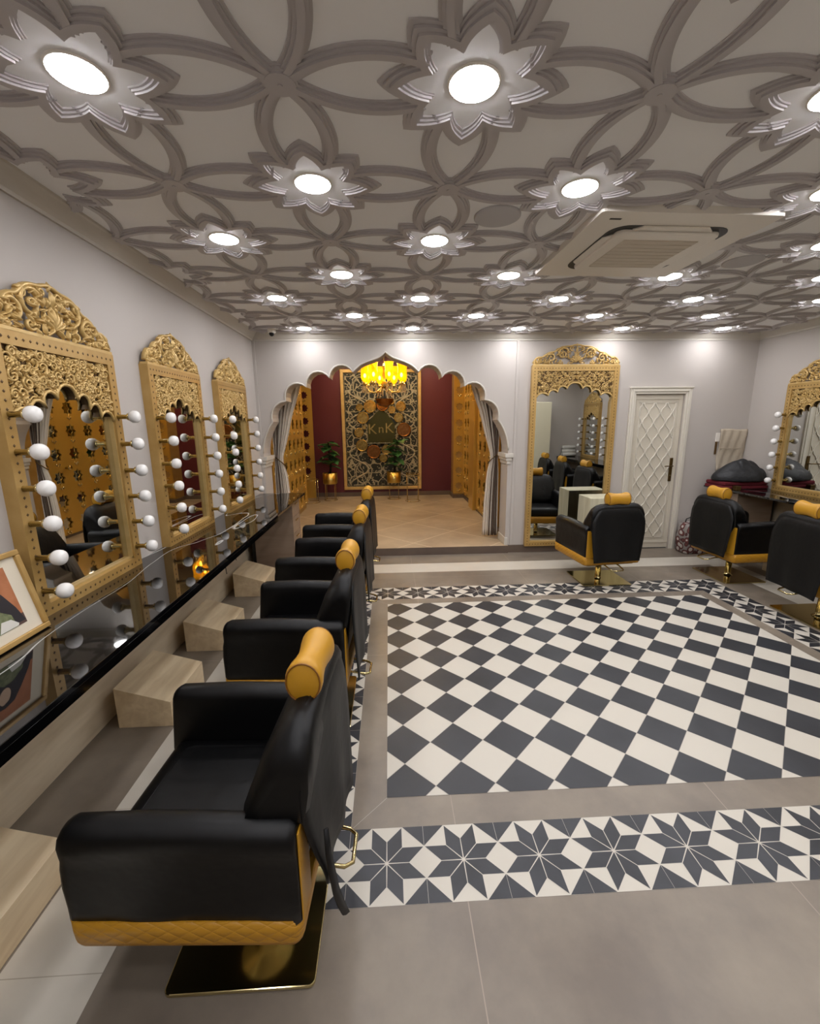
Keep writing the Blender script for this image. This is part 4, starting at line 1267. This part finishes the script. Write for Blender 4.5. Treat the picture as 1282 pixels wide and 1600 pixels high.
for k, (z, s) in enumerate(((.862, 'maroon folded towel at the bottom of the pile on the right counter'), (.907, 'maroon folded towel directly under the crumpled black bag'))):
    a = MB(); a.prism(rrect(-.29 + .01 * k, .29 - .012 * k, -.155, .155, .03, 4), 0, .043, plane='XY')
    o = a.build('folded_towel', 'maroonf', loc=(4.235, 5.03, z - .0045), bevel=.015, bseg=3); tag(o, s, 'towel', 'maroon towels under the black bag')
o = crumple('black_bag', 'bagblk', (4.24, 5.02, .969), (.31, .19, .21), 5); tag(o, 'crumpled black fabric bag lying on the maroon towels', 'bag')
# beige cloth hanging on the wall
a = MB(); rows = []
for k in range(21):
    z = 1.555 - .52 * k / 20
    rows.append([(4.19 + .35 * j / 16 + .004 * math.sin(k * .8), YB - .012 - .006 * math.sin(j * 1.3 + k * .35) - .008 * math.sin(k * .33), z + .006 * math.sin(j * .4)) for j in range(17)])
a.grid(rows)
a.box(4.21, 4.50, YB - .024, YB - .018, 1.31, 1.318)
o = a.build('hanging_apron', 'cloth'); k = o.modifiers.new('s', 'SOLIDIFY'); k.thickness = .004; tag(o, 'beige cloth apron hanging on the wall above the black bag', 'apron')
a = MB(); a.box(4.145, 4.20, YB - .01, YB, 1.40, 1.51); a.box(4.15, 4.175, YB - .012, YB, 1.24, 1.40, 1)
o = a.build('wall_switch', ['acw', 'gold_dk'], bevel=.002); tag(o, 'white wall switch plate half covered by the beige apron', 'switch')
# printed bag on the floor
pb = mat('printed_bag_fabric', '#6A3A38', .7)
n, l, bb = shader(pb)
tc = n.new('ShaderNodeTexCoord'); v = n.new('ShaderNodeTexVoronoi'); v.inputs['Scale'].default_value = 14
r = n.new('ShaderNodeValToRGB'); r.color_ramp.interpolation = 'CONSTANT'
r.color_ramp.elements[0].color = lin('#C9C4BE'); r.color_ramp.elements[1].position = .35; r.color_ramp.elements[1].color = lin('#6B3A36')
e = r.color_ramp.elements.new(.5); e.color = lin('#4E2A2A'); e = r.color_ramp.elements.new(.62); e.color = lin('#8D8884')
l.new(tc.outputs['Object'], v.inputs['Vector']); l.new(v.outputs['Distance'], r.inputs['Fac']); l.new(r.outputs['Color'], bb.inputs['Base Color'])
t = thing('printed_bag', 'maroon and grey printed shopping bag on the floor by the door trim', 'bag', (3.895, 5.18, 0))
a = MB(); rows = []
for z, s in ((.002, .92), (.02, 1), (.18, 1.02), (.33, .96), (.38, .9)): rows.append([(x * s + .01 * math.sin(z * 20), y * s, z) for x, y in rrect(-.17, .17, -.11, .11, .04, 4)])
a.loft(rows); a.build('bag_body', pb, t)
a = MB()
for y in (-.07, .07): a.tube([(-.08, y, .375), (-.07, y, .42), (-.03, y * .8, .445), (.03, y * .8, .445), (.07, y, .42), (.08, y, .375)], .007, sides=6)
a.build('bag_handle', 'dark', t)
a = MB(); a.box(-.06, .0, -.03, .03, 0, .05); o = a.build('small_box', 'bronze', loc=(4.02, 4.93, .858), bevel=.003)
o.location = (4.105, 4.82, .8575); tag(o, 'small brown box on the right counter edge behind the mustard headrest', 'box')
# white towels by the rear partition (seen in the tall mirror) and tall cream cupboard
for k, (x, y, z) in enumerate(((4.25, .52, .90), (4.25, .61, .90), (4.25, .565, .976), (4.25, .565, 1.062))):
    a = MB(); a.tube([(-.16, 0, 0), (-.15, 0, 0), (0, .004, .003), (.15, 0, 0), (.16, 0, 0)], [.02, .042, .044, .042, .02], sides=14)
    o = a.build('rolled_towel', 'towel', loc=(x, y, z + .005)); tag(o, 'white rolled towel on the right counter end, ' + ('lower one by the partition', 'lower one by the mirror', 'upper middle one', 'topmost of the pile')[k], 'towel', 'rolled white towels on the right counter')
t = thing('tall_cupboard', 'tall cream cupboard reflected in the full-length mirror', 'cupboard', (3.15, YC + .005, 0))
a = MB(); a.box(-.53, .53, 0, .40, 0.002, 2.1); a.build('body', 'cream', t, bevel=.004)
for sx in (-1, 1):
    a = MB(); x0, x1 = sorted((sx * .003, sx * .525)); a.box(x0, x1, .40, .418, .05, 2.09); d = a.build('door', 'cream', t, bevel=.002)
    a = MB(); a.box(sx * .05 - .006, sx * .05 + .006, .418, .44, 1.0, 1.15); a.build('handle', 'brass', d)
